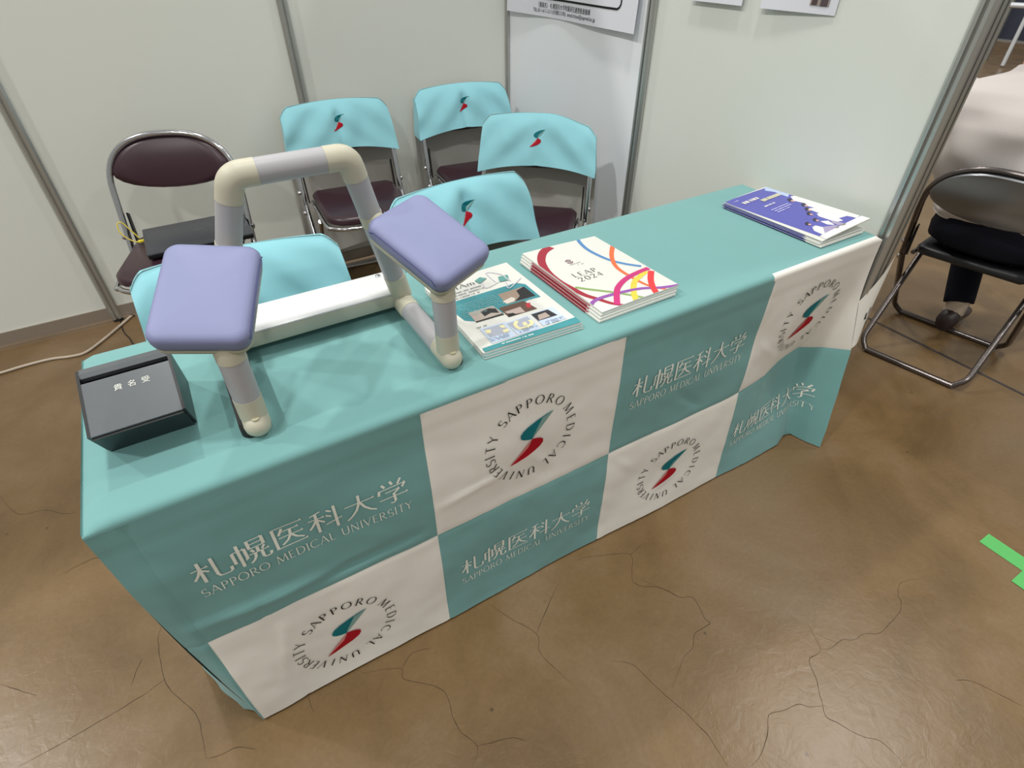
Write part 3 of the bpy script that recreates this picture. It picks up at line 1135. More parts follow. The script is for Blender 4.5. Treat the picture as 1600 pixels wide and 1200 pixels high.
class Art:
    """print on a page; every layer lies a hair above the one before"""
    def __init__(s, page, parent, inv, cells=0): s.p, s.par, s.inv, s.k, s.cells = page, parent, inv, 0, cells

    def put(s, name, ink, hexc, sub=0.03):
        s.k += 1
        dz = 0.00025 + 0.00005*s.k
        o = ink.build(name, ik(hexc), lambda u, v: s.p.at(u, v, dz), s.par)
        o.matrix_parent_inverse = s.inv
        return o

    def poly(s, name, pts, hexc):
        q = clip01(s.p.st(pts))
        if len(q) < 3: return
        i_ = Ink()
        if not s.cells: i_.poly(q)
        for a_ in range(s.cells):
            for b_ in range(s.cells):
                c_ = q
                for ax, lim, sg in ((0, a_/s.cells, -1), (0, (a_+1)/s.cells, 1), (1, b_/s.cells, -1), (1, (b_+1)/s.cells, 1)):
                    if c_: c_ = cut(c_, ax, lim, sg)
                if len(c_) >= 3: i_.poly(c_)
        return s.put(name, i_, hexc)

    def band(s, name, pts, w, hexc, w1=None):
        P = spline([(a, b, 0) for a, b in s.p.st(pts)], 8)
        i_ = Ink()
        asp = 1.414
        n = len(P)
        for k in range(n-1):
            a, b = P[k], P[k+1]
            def nrm(q, i):
                d = P[min(n-1, i+1)]-P[max(0, i-1)]
                d = Vector((d.x, d.y*asp)).normalized()
                ww = w + ((w1 if w1 else w)-w)*i/n
                return Vector((-d.y*ww/2, d.x*ww/2/asp))
            na, nb = nrm(a, k), nrm(b, k+1)
            q = clip01([(a.x+na.x, a.y+na.y), (b.x+nb.x, b.y+nb.y), (b.x-nb.x, b.y-nb.y), (a.x-na.x, a.y-na.y)])
            if len(q) >= 3: i_.poly(q)
        return s.put(name, i_, hexc)

    def lines(s, name, a, b, rows_, h, hexc, seed=0, fill=0.8):
        """rows of small illegible print between page points a (upper left) and b (lower right)"""
        rnd = random.Random(seed)
        i_ = Ink()
        for r in range(rows_):
            v = a[1]+(b[1]-a[1])*(r/max(1, rows_-1) if rows_ > 1 else 0)
            x = a[0]
            end = a[0]+(b[0]-a[0])*(1 if r < rows_-1 else rnd.uniform(0.5, 1))
            while x < end-0.006:
                w = rnd.uniform(0.008, 0.016)
                if rnd.random() < fill:
                    i_.poly([(x, v), (min(end, x+w*0.8), v), (min(end, x+w*0.8), v+h), (x, v+h)])
                x += w
        return s.put(name, i_, hexc)


def leaflet_root(name, page, label, cat, group):
    c = sum(page.c)/4
    o = empty(name, (c[0], c[1], TZ)); tag(o, label, cat, group)
    return o, Matrix.Translation((-c[0], -c[1], -TZ))


# ---- flyers
zf = Zp(700, 400, 7.2727)
fpx = [(663, 449), (791, 410), (909, 504), (755, 552)]
pg = Page(fpx, [0.7125]*4)
FG = 'flyers stacked beside the lavender pad frame'
for k in range(5, 0, -1):
    sub = pg.shrink(0.0021*k, ((0.0008, -0.0006, 0.0022, -0.001, 0.0005)[k-1], -0.0014*k + (0.001 if k % 2 else 0)))
    r, inv = leaflet_root('flyer', sub, 'white and teal flyer lower in the flyer stack, only its edges showing', 'flyer', FG)
    sheet_block(sub, 0.0019, 3, 3).build('paper', M_PAPER, r).matrix_parent_inverse = inv
    a = Art(sub, r, inv)
    i_ = Ink(); i_.poly([(0.003, 0.002), (0.997, 0.002), (0.997, 0.036), (0.003, 0.036)])
    a.put('footer_band', i_, '3f8f96')
fly, inv = leaflet_root('flyer', pg, 'topmost flyer of its stack showing a support frame drawing and three photos', 'flyer', FG)
sheet_block(pg, 0.0019).build('paper', M_PAPER, fly).matrix_parent_inverse = inv
a = Art(pg, fly, inv)
a.poly('teal_panel', zf([(-250, 610), (60, 520), (760, 305), (870, 318), (1045, 462), (900, 500), (640, 640), (310, 745), (180, 735), (60, 640), (-150, 690)]), '3c8891')
a.poly('photo', zf([(545, 440), (830, 350), (985, 450), (650, 550)]), '9b8878')
a.poly('photo_subject', zf([(760, 395), (850, 345), (985, 450), (740, 520), (800, 455)]), '1e1d20')
a.poly('photo_subject', zf([(600, 520), (700, 470), (745, 480), (735, 515), (650, 545)]), 'd8cfc4')
a.poly('photo', zf([(555, 595), (840, 510), (1000, 600), (670, 700)]), '5d4438')
a.poly('photo_subject', zf([(620, 640), (800, 580), (860, 640), (690, 670)]), 'b7a59d')
a.poly('photo_subject', zf([(860, 545), (915, 530), (930, 590), (880, 590)]), 'b5323b')
a.poly('photo_subject', zf([(660, 660), (720, 650), (760, 670), (672, 698)]), '1b1a1e')
a.poly('photo', zf([(215, 650), (490, 570), (620, 670), (310, 760)]), 'b0a49b')
a.poly('photo_subject', zf([(350, 640), (440, 600), (520, 600), (560, 650), (470, 650), (400, 690)]), '232326')
a.poly('photo_subject', zf([(300, 748), (600, 655), (620, 670), (310, 760)]), '2c2a2c')
for q in ([(345, 830), (630, 755), (765, 915), (490, 1000)], [(635, 765), (885, 680), (1045, 832), (780, 908)], [(920, 665), (1175, 578), (1345, 712), (1065, 802)]):
    a.poly('picture_box', zf(q), 'c3d2e6')
for q in ([(385, 835), (600, 775), (690, 870), (470, 930)], [(650, 775), (880, 695), (970, 775), (750, 850)]):
    a.poly('picture', zf(q), 'a9aebd')
a.poly('picture', zf([(925, 670), (1120, 612), (1235, 675), (1010, 745)]), '2b2a2d')
a.poly('picture_subject', zf([(1000, 680), (1090, 645), (1150, 690), (1020, 735)]), 'b3a39a')
for q in ([(400, 850), (470, 840), (475, 880), (430, 890)], [(560, 800), (610, 790), (640, 820), (590, 825)], [(600, 850), (660, 830), (685, 860), (620, 880)]):
    a.poly('picture_subject', zf(q), 'e6dfae')
a.band('picture_subject', zf([(760, 745), (745, 790), (790, 830), (880, 815), (935, 770), (905, 735)]), 0.035, 'e6dfae')
a.poly('picture_subject', zf([(825, 765), (865, 755), (885, 790), (840, 805)]), 'e6dfae')
a.poly('footer_band', zf([(385, 1058), (1455, 695), (1525, 752), (450, 1130)]), '3f8f96')
a.poly('picture', zf([(285, 292), (345, 250), (425, 262), (345, 322)]), '5d9690')
a.poly('picture', zf([(555, 245), (668, 218), (680, 278), (572, 302)]), '5d9690')
for q in ([(410, 205), (520, 300)], [(410, 205), (470, 195), (600, 220), (650, 260), (700, 290)], [(370, 310), (420, 370), (560, 300)], [(650, 345), (690, 370), (820, 250)], [(640, 300), (680, 350)]):
    a.band('picture_line', zf(q), 0.012, 'c9c6cf')
st = [pg.h(*p) for p in zf([(25, 405), (290, 322)])]
i_ = Ink()
hgt = 0.052
i_.text('stAm', st[0][0], st[0][1]-0.005, hgt, track=8, xs=(st[1][0]-st[0][0])/text_width('stAm', hgt, 8), k=0.8)
a.put('title', i_, '3d4a50')
a.lines('small_print', (0.06, 0.775), (0.52, 0.70), 3, 0.010, '6a7478', 1)
a.lines('small_print', (0.10, 0.60), (0.55, 0.44), 8, 0.005, '8fbcbd', 2)
a.lines('small_print', (0.12, 0.275), (0.30, 0.275), 1, 0.009, '6a7478', 3)
for k_, (u0, v0) in enumerate(((0.13, 0.115), (0.42, 0.115), (0.70, 0.115))):
    a.lines('small_print', (u0, v0), (u0+0.20, v0-0.030), 3, 0.005, '5d7391', 4+k_)
a.lines('small_print', (0.20, 0.022), (0.72, 0.022), 1, 0.012, 'dcebe9', 8)

# ---- brochures with coloured ribbons
zb = Zp(800, 360, 5.7143)
lpx = [(816, 396), (929, 369), (1061, 445), (941, 488)]
pg = Page(lpx, [0.7235, 0.7215, 0.7225, 0.7205], 0.002)
LG = 'brochures stacked in the middle of the table'


def ribbons(a):
    a.band('ribbon', zb([(350, 150), (285, 195), (262, 260), (280, 320), (330, 385), (420, 455), (540, 520), (650, 575), (780, 615), (900, 652), (1040, 672)]), 0.105, '9c2234', 0.035)
    a.band('ribbon', zb([(590, 80), (620, 120), (680, 172), (780, 225), (880, 265), (1000, 295), (1150, 318)]), 0.045, '4f83b8')
    a.band('ribbon', zb([(898, 125), (888, 210), (905, 280), (950, 340), (1050, 405), (1150, 460), (1250, 500), (1400, 530)]), 0.055, 'dd6a3a', 0.03)
    a.band('ribbon', zb([(560, 505), (700, 525), (900, 550), (1080, 580), (1240, 612)]), 0.035, '87a35f')
    a.band('ribbon', zb([(1200, 362), (1110, 440), (1090, 500), (1095, 560), (1125, 645)]), 0.060, 'd9c545')
    a.band('ribbon', zb([(1500, 487), (1340, 510), (1150, 520), (950, 560), (800, 600), (720, 640), (690, 700)]), 0.045, '8d4fa3')
    a.band('ribbon', zb([(1215, 335), (1100, 385), (1010, 440), (950, 510), (940, 580), (945, 665)]), 0.062, 'c02a72')
    a.band('ribbon', zb([(1240, 360), (1240, 440), (1265, 510), (1320, 590)]), 0.065, 'd8343a')


for k in range(3, 0, -1):
    sub = pg.shrink(0.0052*k, (-0.0035*k, (-0.001, -0.0035, -0.006)[k-1]))
    r, inv = leaflet_root('brochure', sub, 'ribbon-patterned brochure lower in its stack, dark red spine edge showing', 'brochure', LG)
    sheet_block(sub, 0.0046, 8, 3).build('pages', M_PAPER, r).matrix_parent_inverse = inv
    a2 = Art(sub, r, inv)
    i_ = Ink(); i_.poly([(0.003, 0.13), (0.05, 0.13), (0.05, 0.86), (0.003, 0.86)])
    a2.put('ribbon', i_, '8e1d30')
    sp = MB()
    e0, e1 = sub.at(0, 0.15), sub.at(0, 0.84)
    sp.add([(e0[0]-0.0004, e0[1], e0[2]), (e1[0]-0.0004, e1[1], e1[2]), (e1[0]-0.0004, e1[1], e1[2]-0.004), (e0[0]-0.0004, e0[1], e0[2]-0.004)], [(0, 1, 2, 3)])
    sp.build('spine', ik('8e1d30'), r).matrix_parent_inverse = inv
bro, inv = leaflet_root('brochure', pg, 'topmost white brochure with curving coloured ribbons and the title LEAP 2024', 'brochure', LG)
sheet_block(pg, 0.0046, 10, 4).build('pages', M_PAPER, bro).matrix_parent_inverse = inv
a = Art(pg, bro, inv)
ribbons(a)
for word, p, q in (('LEAP', (552, 412), (775, 362)), ('2024', (607, 448), (832, 398))):
    s0, s1 = pg.h(*zb([p])[0]), pg.h(*zb([q])[0])
    i_ = Ink()
    i_.text(word, s0[0], (s0[1]+s1[1])/2-0.004, 0.056, track=22, xs=(s1[0]-s0[0])/text_width(word, 0.056, 22), k=1.0)
    a.put('title', i_, '55524f')
cu, cv = pg.h(*zb([(512, 279)])[0])
i_ = Ink()
for t0, t1 in ((20, 170), (200, 350)):
    i_.ribbon([(cu+0.036*math.cos(math.radians(t))*1.0, cv+0.036*math.sin(math.radians(t))/1.414) for t in range(t0, t1, 12)], 0.012)
i_.ribbon([(cu-0.02, cv+0.005), (cu, cv), (cu+0.02, cv-0.005)], 0.012)
a.put('emblem', i_, '7b5560')
a.lines('small_print', (cu-0.05, cv-0.052), (cu+0.16, cv-0.052), 1, 0.008, '9a9896', 11)
a.lines('small_print', (cu+0.02, cv-0.080), (cu+0.15, cv-0.080), 1, 0.006, 'a5a3a1', 12, 0.5)

# ---- blue booklets
zr = Zp(1110, 280, 6.1538)
rpx = [(1132, 316), (1196, 292), (1360, 342), (1285, 377)]
pg = Page(rpx, [0.7150, 0.7205, 0.7340, 0.7160], 0.002)
RG = 'blue booklets at the wall end of the table'
for k in range(4, 0, -1):
    sub = pg.shrink(0.0027*k, ((-0.003, -0.006, -0.004, -0.008)[k-1], (-0.001, 0.002, -0.004, -0.006)[k-1]))
    sub.bow = 0.0
    sub.c = [np.array((c[0]+(-0.012 if q_ in (1, 2) else 0), c[1], TZ+0.0118-0.0024*(k-1))) for q_, c in enumerate(sub.c)]
    r, inv = leaflet_root('booklet', sub, 'blue and white booklet lower in its stack by the partition', 'booklet', RG)
    sheet_block(sub, 0.0020, 3, 4).build('pages', M_PAPER, r).matrix_parent_inverse = inv
    a2 = Art(sub, r, inv)
    i_ = Ink(); i_.poly([(0.003, 0.16), (0.99, 0.16), (0.99, 0.995), (0.003, 0.995)])
    a2.put('cover_picture', i_, '5457a0')
    e0, e1 = sub.at(0, 0.14), sub.at(0, 1.0)
    sp = MB()
    sp.add([(e0[0]-0.0004, e0[1], e0[2]), (e1[0]-0.0004, e1[1], e1[2]), (e1[0]-0.0004, e1[1], e1[2]-0.0018), (e0[0]-0.0004, e0[1], e0[2]-0.0018)], [(0, 1, 2, 3)])
    sp.build('spine', ik('43467c'), r).matrix_parent_inverse = inv
bok, inv = leaflet_root('booklet', pg, 'topmost booklet with a violet blue cover showing a row of figures in white coats', 'booklet', RG)
sheet_block(pg, 0.0020, 16, 16, TZ+0.0128).build('pages', M_PAPER, bok).matrix_parent_inverse = inv
a = Art(pg, bok, inv, 16)
a.poly('cover_picture', zr([(130, 222), (540, 80), (1440, 352), (1040, 548)]), '5556a8')
a.poly('cloud', zr([(520, 75), (580, 70), (740, 130), (720, 165), (600, 120), (520, 110)]), 'aebfe0')
for q in ([(745, 160), (800, 150), (960, 205), (1430, 345), (1390, 372), (1000, 250), (770, 200)],
          [(880, 225), (980, 230), (1230, 300), (1390, 368), (1200, 330), (900, 250)],
          [(900, 275), (1050, 260), (1290, 350), (1180, 380), (960, 300)],
          [(990, 325), (1080, 310), (1260, 395), (1190, 410), (1010, 350)],
          [(1030, 400), (1110, 395), (1180, 440), (1100, 432)],
          [(955, 455), (985, 440), (1180, 490), (1075, 535), (975, 490)]):
    a.poly('coat', zr(q), 'e6e3df')
for q in ([(1060, 455), (1220, 440), (1180, 495), (1090, 520)], [(1130, 390), (1280, 425), (1230, 445), (1150, 420)]):
    a.poly('trousers', zr(q), '9d93b4')
for (hx, hy) in ((735, 198), (862, 243), (893, 285), (912, 328), (975, 388), (900, 425)):
    a.poly('hair', zr([(hx-25, hy-10), (hx, hy-20), (hx+20, hy-12), (hx+15, hy+8), (hx-8, hy+12)]), '241f2c')
    a.poly('face', zr([(hx+5, hy-2), (hx+35, hy+2), (hx+45, hy+14), (hx+15, hy+12)]), 'd3a58f')
a.poly('footer', zr([(1040, 548), (1440, 352), (1550, 378), (1150, 600)]), 'efeee6')
a.lines('small_print', (0.10, 0.93), (0.30, 0.93), 1, 0.014, 'b9b7e6', 21)
a.lines('title', (0.16, 0.845), (0.52, 0.845), 1, 0.042, 'dedbd8', 22, 0.9)
a.lines('title', (0.45, 0.775), (0.90, 0.775), 1, 0.046, 'd3cfae', 23, 0.95)
a.lines('small_print', (0.30, 0.69), (0.60, 0.69), 1, 0.020, 'dedbe8', 24)
a.lines('small_print', (0.28, 0.61), (0.66, 0.55), 3, 0.012, 'c4c3f0', 25, 0.95)
a.lines('footer_print', (0.42, 0.055), (0.66, 0.055), 1, 0.022, '8b8781', 26)

# ================================================================== folding chairs
LEAN = 0.30


def hoop_pts(hw=0.212, z0=0.40, zs=0.60, zt=0.775, n=28, zp=0.43):
    """back tube: straight sides, then a wide arch"""
    pts = [(-hw, zp, z0)]
    out = [(-hw, z0), (-hw, zs)]
    for k in range(1, n):
        a = math.pi*(1-k/n)
        c, s_ = math.cos(a), math.sin(a)
        out.append((hw*math.copysign(abs(c)**0.80, c), zs+(zt-zs)*abs(s_)**0.85))
    out += [(hw, zs), (hw, z0)]
    return out


def build_chair(seat_m, frame_m, z_seat=0.43, zt=0.772, hw=0.212, metal_back=None, lean=LEAN):
    r = empty('folding_chair')
    Y = lambda z: lean*(z-z_seat)
    hp = [(x, Y(z), z) for x, z in hoop_pts(hw, z_seat-0.03, zt-0.175, zt)]
    MB().tube(hp, 0.0108, 10).build('back_frame', frame_m, r, 60)
    for s in (-1, 1):
        leg = fillet([(s*hw, Y(z_seat-0.03), z_seat-0.03), (s*(hw-0.004), -0.255, 0.045), (s*(hw-0.035), -0.275, 0.0115)], 0.05, 6)
        MB().tube(leg, 0.0108, 10).build('leg', frame_m, r, 60)
        leg = fillet([(s*(hw-0.027), -0.20, z_seat-0.035), (s*(hw-0.03), 0.118, 0.045), (s*(hw-0.06), 0.132, 0.0115)], 0.05, 6)
        MB().tube(leg, 0.0105, 10).build('leg', frame_m, r, 60)
        # folding link and pivots
        MB().prism([(Y(z_seat+0.09)+0.004, z_seat+0.10), (Y(z_seat+0.09)+0.020, z_seat+0.09), (0.03, z_seat-0.02), (0.005, z_seat-0.03)], lambda p, q, t: (t, p, q), s*(hw-0.017), s*(hw-0.022)).build('folding_link', M_BLACKMETAL, r)
        for (py, pz) in ((Y(z_seat+0.02), z_seat+0.02), (-0.03, z_seat-0.055)):
            MB().lathe([(0.008, -0.004), (0.010, 0.0), (0.010, 0.004), (0.005, 0.007)], 12, (s*(hw+0.010) if s > 0 else s*(hw+0.014), py, pz), 'x').build('pivot_bolt', M_CHROME, r, 40)
    MB().tube([(-(hw-0.035), -0.275, 0.0115), ((hw-0.035), -0.275, 0.0115)], 0.0108, 10).build('floor_bar', frame_m, r, 60)
    MB().tube([(-(hw-0.06), 0.132, 0.0115), ((hw-0.06), 0.132, 0.0115)], 0.0105, 10).build('floor_bar', frame_m, r, 60)
    # seat: D shaped pad on a bent tube
    sw = hw-0.036

    def seat_outline(w, y0, y1, n=10):
        out = [(w*0.90, y1), (w, y1-0.03)]
        for k in range(1, n):
            a = math.pi*k/n
            out.append((w*math.copysign(abs(math.cos(a))**0.55, math.cos(a)), y0+0.13-0.13*abs(math.sin(a))**0.7))
        out += [(-w, y1-0.03), (-w*0.90, y1)]
        return out
    so = seat_outline(sw, -0.365, 0.015)
    b = MB()
    rings = []
    for ins, z in ((0.010, z_seat-0.012), (0.0, z_seat-0.004), (0.0, z_seat+0.010), (0.006, z_seat+0.019), (0.02, z_seat+0.023)):
        rings.append([(x*(1-ins/sw), (y+0.17)*(1-ins/0.19)-0.17, z) for x, y in so])
    n = len(so)
    v = [p for rg in rings for p in rg] + [(0, -0.17, z_seat+0.027)]
    f = [(i*n+k, i*n+(k+1) % n, (i+1)*n+(k+1) % n, (i+1)*n+k) for i in range(len(rings)-1) for k in range(n)]
    f += [tuple(range(n))[::-1]] + [((len(rings)-1)*n+k, (len(rings)-1)*n+(k+1) % n, len(v)-1) for k in range(n)]
    b.add(v, f)
    b.build('seat', seat_m, r, 50)
    st_ = [(x*1.02, (y+0.17)*1.02-0.17, z_seat-0.020) for x, y in so[1:-1]]
    MB().tube(spline(st_, 3), 0.0085, 8).build('seat_frame', frame_m, r, 60)
    # backrest: lens shaped, filling the arch
    top = [(x*0.975, zt-0.175+(z-(zt-0.175))*0.965) for x, z in hoop_pts(hw, z_seat, zt-0.175, zt)[2:-2] if z > zt-0.115]
    xl, zl = top[0]
    xr, zr_ = top[-1]
    bot = [(xr*math.cos(math.pi*k/12), zr_-(0.066)*math.sin(math.pi*k/12)**0.9) for k in range(1, 12)]
    poly = top + bot
    cz = sum(p[1] for p in poly)/len(poly)
    b = MB()
    rings = []
    for ins, d in ((0.05, 0.016), (0.0, 0.010), (0.0, -0.004), (0.05, -0.012), (0.18, -0.016)):
        rings.append([(x*(1-ins), d + Y(cz+(z-cz)*(1-ins)) + 0.018*(1-(x/hw)**2), cz+(z-cz)*(1-ins)) for x, z in poly])
    n = len(poly)
    v = [p for rg in rings for p in rg]
    f = [(i*n+k, i*n+(k+1) % n, (i+1)*n+(k+1) % n, (i+1)*n+k) for i in range(len(rings)-1) for k in range(n)]
    f += [tuple(range(n))[::-1], tuple(range((len(rings)-1)*n, len(rings)*n))]
    if metal_back:
        b.add(v, f)
        o = b.build('backrest', [seat_m, metal_back], r, 45)
        for p in o.data.polygons:
            if p.normal.y > 0.5: p.material_index = 1
    else:
        b.add(v, f)
        b.build('backrest', seat_m, r, 45)
    return r


def add_cover(r, seed, pinch=1.0, droop=0.0):
    """slip cover over the back: short front sheet with the emblem, long sheet behind"""
    rnd = random.Random(seed)
    ph = rnd.uniform(0, 6)

    def ztop(x): return 0.777-0.016*(abs(x)/0.222)**2-0.024*max(0.0, (abs(x)-0.19)/0.032)**1.2-droop*sstep(0.04, 0.222, x)

    def hw(z): return 0.222+0.011*sstep(0.74, 0.56, z)

    def front(u, v, off=0.0):
        xx = (u*2-1)
        zb_ = 0.570 + 0.034*(1-xx*xx)
        x0 = xx*0.222
        zt = ztop(x0)
        z = zt*(1-v)+zb_*v
        x = xx*hw(z)
        if abs(xx) > 0.9: z -= 0.006*((abs(xx)-0.9)/0.1)**2*(1-v)
        y = LEAN*(z-0.43) - 0.034 + 0.006*(x/0.22)**2
        y += 0.030*(1-v)**6                       # roll over the top tube
        k = math.sin(math.pi*min(1, v*0.9+0.05))*sstep(0.0, 0.22, v)
        y += 0.015*math.exp(-(x/0.015)**2)*sstep(0.08, 0.35, v)*(1-0.4*v)*pinch          # dart under the middle of the arch
        y += -0.006*math.exp(-((abs(x)-0.045)/0.03)**2)*k*pinch
        y += 0.005*math.sin(abs(x)*46+z*38+ph)*k + nz3(x*9+seed, z*9, ph)*0.010*k + 0.004*abs(nz3(x*17+z*9, z*4-x*6+seed, ph))*k
        return (x, y-off, z)
    b = MB(); b.keep = True
    b.grid(56, 26, front)
    cov = b.build('back_cover', M_COVER, r, 180)
    b = MB(); b.keep = True

    def back(u, v):
        xx = u*2-1
        x0 = xx*0.222
        z1 = 0.115+0.012*math.sin(xx*3+ph)
        zt = ztop(x0)
        z = zt*(1-v)+z1*v
        if abs(xx) > 0.9: z -= 0.006*((abs(xx)-0.9)/0.1)**2*(1-v)
        x = xx*(0.222+0.012*sstep(0, 0.3, v))
        y = LEAN*(zt-0.43)-0.005+0.030*sstep(0, 0.06, v) + 0.012*sstep(0.2, 1, v)
        k = sstep(0.1, 0.4, v)
        y += k*(nz3(x*6+seed*3, z*5, 1)*0.016 + 0.004*math.sin(x*30+z*22+ph))
        return (x, y, z)
    b.grid(36, 50, back)
    b.build('cover_back_sheet', M_LINING, r, 180)
    for s in (-1, 1):
        b = MB(); b.keep = True

        def side(u, v, s=s):
            a = front(0.0 if s < 0 else 1.0, v)
            zt = a[2]
            c = (a[0], LEAN*(ztop(-0.222)-0.43)+0.026, zt)
            return tuple(a[i]*(1-u)+c[i]*u for i in range(3))
        b.grid(4, 26, side)
        b.build('cover_side', M_COVER, r, 180)
    em = emblem_ink(0.54)
    # place the emblem on the front sheet
    def onfront(p, q):
        x, z = p, 0.698+q
        u = 0.5+0.5*x/hw(z)
        zt = ztop((u*2-1)*0.222); zb_ = 0.570+0.034*(1-(u*2-1)**2)
        v = (zt-z)/(zt-zb_)
        return front(u, v, 0.0016)
    o = em.build('emblem', [M_INKK, M_INKT, M_INKTL, M_INKR, M_INKRL], onfront, cov)
    return r


GRP = 'folding chairs behind the long table'
chairA = build_chair(M_VINYL, M_CHROME)
chairs = {}
spots = {
    'A': (0.240, 1.622, -18.0, 'dark brown folding chair with bare chrome arch and no cover, laptop on its seat'),
    'B': (0.915, 1.782, -5.5, 'aqua-covered folding chair against the back partition beside the post behind the frame'),
    'C': (1.506, 1.792, -7.5, 'aqua-covered folding chair in the corner of the two partitions'),
    'D': (1.470, 1.168, -41.0, 'aqua-covered folding chair turned sideways near the right partition, brown seat showing'),
    'E': (0.322, 0.522, -2.0, 'aqua-covered folding chair pushed under the table behind the lavender pads'),
    'F': (0.945, 0.645, 3.5, 'aqua-covered folding chair pushed under the table behind the white flyers'),
}
for k, (x, y, a_, lab) in spots.items():
    c = chairA if k == 'A' else (build_chair(M_VINYL, M_CHROME, zt=0.758) if k == 'B' else copy_tree(chairs['B']))
    chairs[k] = c
for k, (x, y, a_, lab) in spots.items():
    c = chairs[k]
    tag(c, lab, 'chair', GRP)
    if k != 'A': add_cover(c, ord(k), 1.0 if k in 'BCF' else 0.5, 0.028 if k == 'D' else 0.0)
    c.location = (x, y, 0)
    c.rotation_euler = (0, 0, math.radians(a_))

# ================================================================== laptop and leads
M_LAP = mat('laptop_shell', '#43464c', 0.38, 0.3, noise_amt=0.03, nscale=60)
lap = empty('laptop', (0.265, 1.535, 0.457)); tag(lap, 'closed dark grey laptop lying on the uncovered brown chair', 'laptop')
li = Matrix.Translation((-0.265, -1.535, -0.457))
bevel_box('lower_case', (0.338, 0.236, 0.011), (0.265, 1.530, 0.4685), M_BLACKMETAL, lap, 0.003).matrix_parent_inverse = li
bevel_box('lid', (0.342, 0.240, 0.008), (0.265, 1.530, 0.4785), M_LAP, lap, 0.003).matrix_parent_inverse = li
q = MB(); q.box(0.255, 0.285, 1.545, 1.549, 0.4826, 0.4830)
q.build('badge', mat('badge_grey', '#7b7f86', 0.4, 0.6), lap).matrix_parent_inverse = li

net = empty('network_lead', (0.07, 1.60, 0.45)); tag(net, 'short yellow network lead looping beside the laptop', 'cable')
ni = Matrix.Translation((-0.07, -1.60, -0.45))
pl_ = [(0.094, 1.585, 0.466), (0.075, 1.585, 0.464), (0.050, 1.590, 0.478), (0.032, 1.600, 0.505), (0.034, 1.610, 0.530), (0.048, 1.612, 0.532), (0.066, 1.604, 0.50), (0.080, 1.596, 0.474)]
MB().tube(spline(pl_, 6), 0.0022, 8).build('lead', mat('lead_yellow', '#d6c24a', 0.5), net, 60).matrix_parent_inverse = ni
bevel_box('plug', (0.020, 0.011, 0.009), (0.083, 1.585, 0.466), mat('plug_yellow', '#e2d23f', 0.45), net, 0.002).matrix_parent_inverse = ni

M_CABG = mat('cable_grey', '#b3a595', 0.6)
cp = [floor_pt(x, y, 0.006) for x, y in ((-60, 600), (0, 583), (40, 571), (80, 561), (110, 557), (135, 550), (165, 528), (190, 507), (207, 492))]
tag(MB().tube(spline([tuple(p) for p in cp], 8), 0.0055, 8).build('power_cable', M_CABG, None, 60), 'thick beige grey cable running over the floor towards the corner post', 'cable')
cp = [floor_pt(x, y, 0.003) for x, y in ((210, 493), (200, 489), (190, 491), (188, 500), (191, 513), (195, 521), (202, 528), (206, 535), (215, 545))]
tag(MB().tube(spline([tuple(p) for p in cp], 8), 0.0022, 6).build('thin_cable', mat('cable_black', '#1b1a1a', 0.5), None, 60), 'thin black lead curling on the floor at the post foot', 'cable')

M_TAPE = mat('green_tape', '#4fa556', 0.45, noise_amt=0.04, nscale=60)
q = MB(); q.box(1.848, 1.898, -0.90, -0.5515, 0.0006, 0.0012)
tag(q.build('floor_tape', M_TAPE), 'green tape strip on the floor pointing towards the table end', 'tape')
q = MB(); q.box(1.790, 2.10, -0.708, -0.6575, 0.0012, 0.0019)
tag(q.build('floor_tape', M_TAPE), 'green tape strip on the floor laid across the other strip', 'tape')

# ================================================================== notices on the right partition
M_NOTICE = mat('notice_paper', '#dcdde6', 0.4)
XP = WR-0.0025


def notice(y0, y1, z0, z1, curl, name, label, cat='poster', lift=0.004):
    """sheet on the right partition; y0 is the edge nearer the back corner"""
    r = empty(name, (XP, (y0+y1)/2, z0)); tag(r, label, cat)
    inv = Matrix.Translation((-XP, -(y0+y1)/2, -z0))

    def fn(u, v, off=0.0):
        d = lift + curl(u, v)
        return (XP-d-off, y0+(y1-y0)*u, z0+(z1-z0)*v)
    b = MB(); b.grid(40, 20, fn)
    b.build('sheet', M_NOTICE, r, 180).matrix_parent_inverse = inv
    return r, inv, fn


sc_ = (WR-CAM[0])/(1.82-CAM[0])
N = [(1.945, 1.060, 1.040), (0.822, 0.634, 1.148), (0.566, 0.346, 1.149)]
r, inv, fn = notice(1.948, 1.062, 1.034, 1.66, lambda u, v: 0.012*(0.5+0.5*math.sin(u*9+1))*(1-v)**2+0.020*(u**6+0.35*(1-u)**8)*(1-v)**1.2, 'poster', 'large white notice with a black rounded frame and contact line by the corner')
H_, W_ = 0.626, 0.886


def on_notice(u, w): return fn(u/W_, w/H_, 0.0012)


def prt(body, size, x, y, xs=1.0):
    tv, tf = flat_text(body, size)
    i_ = Ink(); i_.add([(p[0]*xs+x, p[1]+y) for p in tv], tf)
    return i_


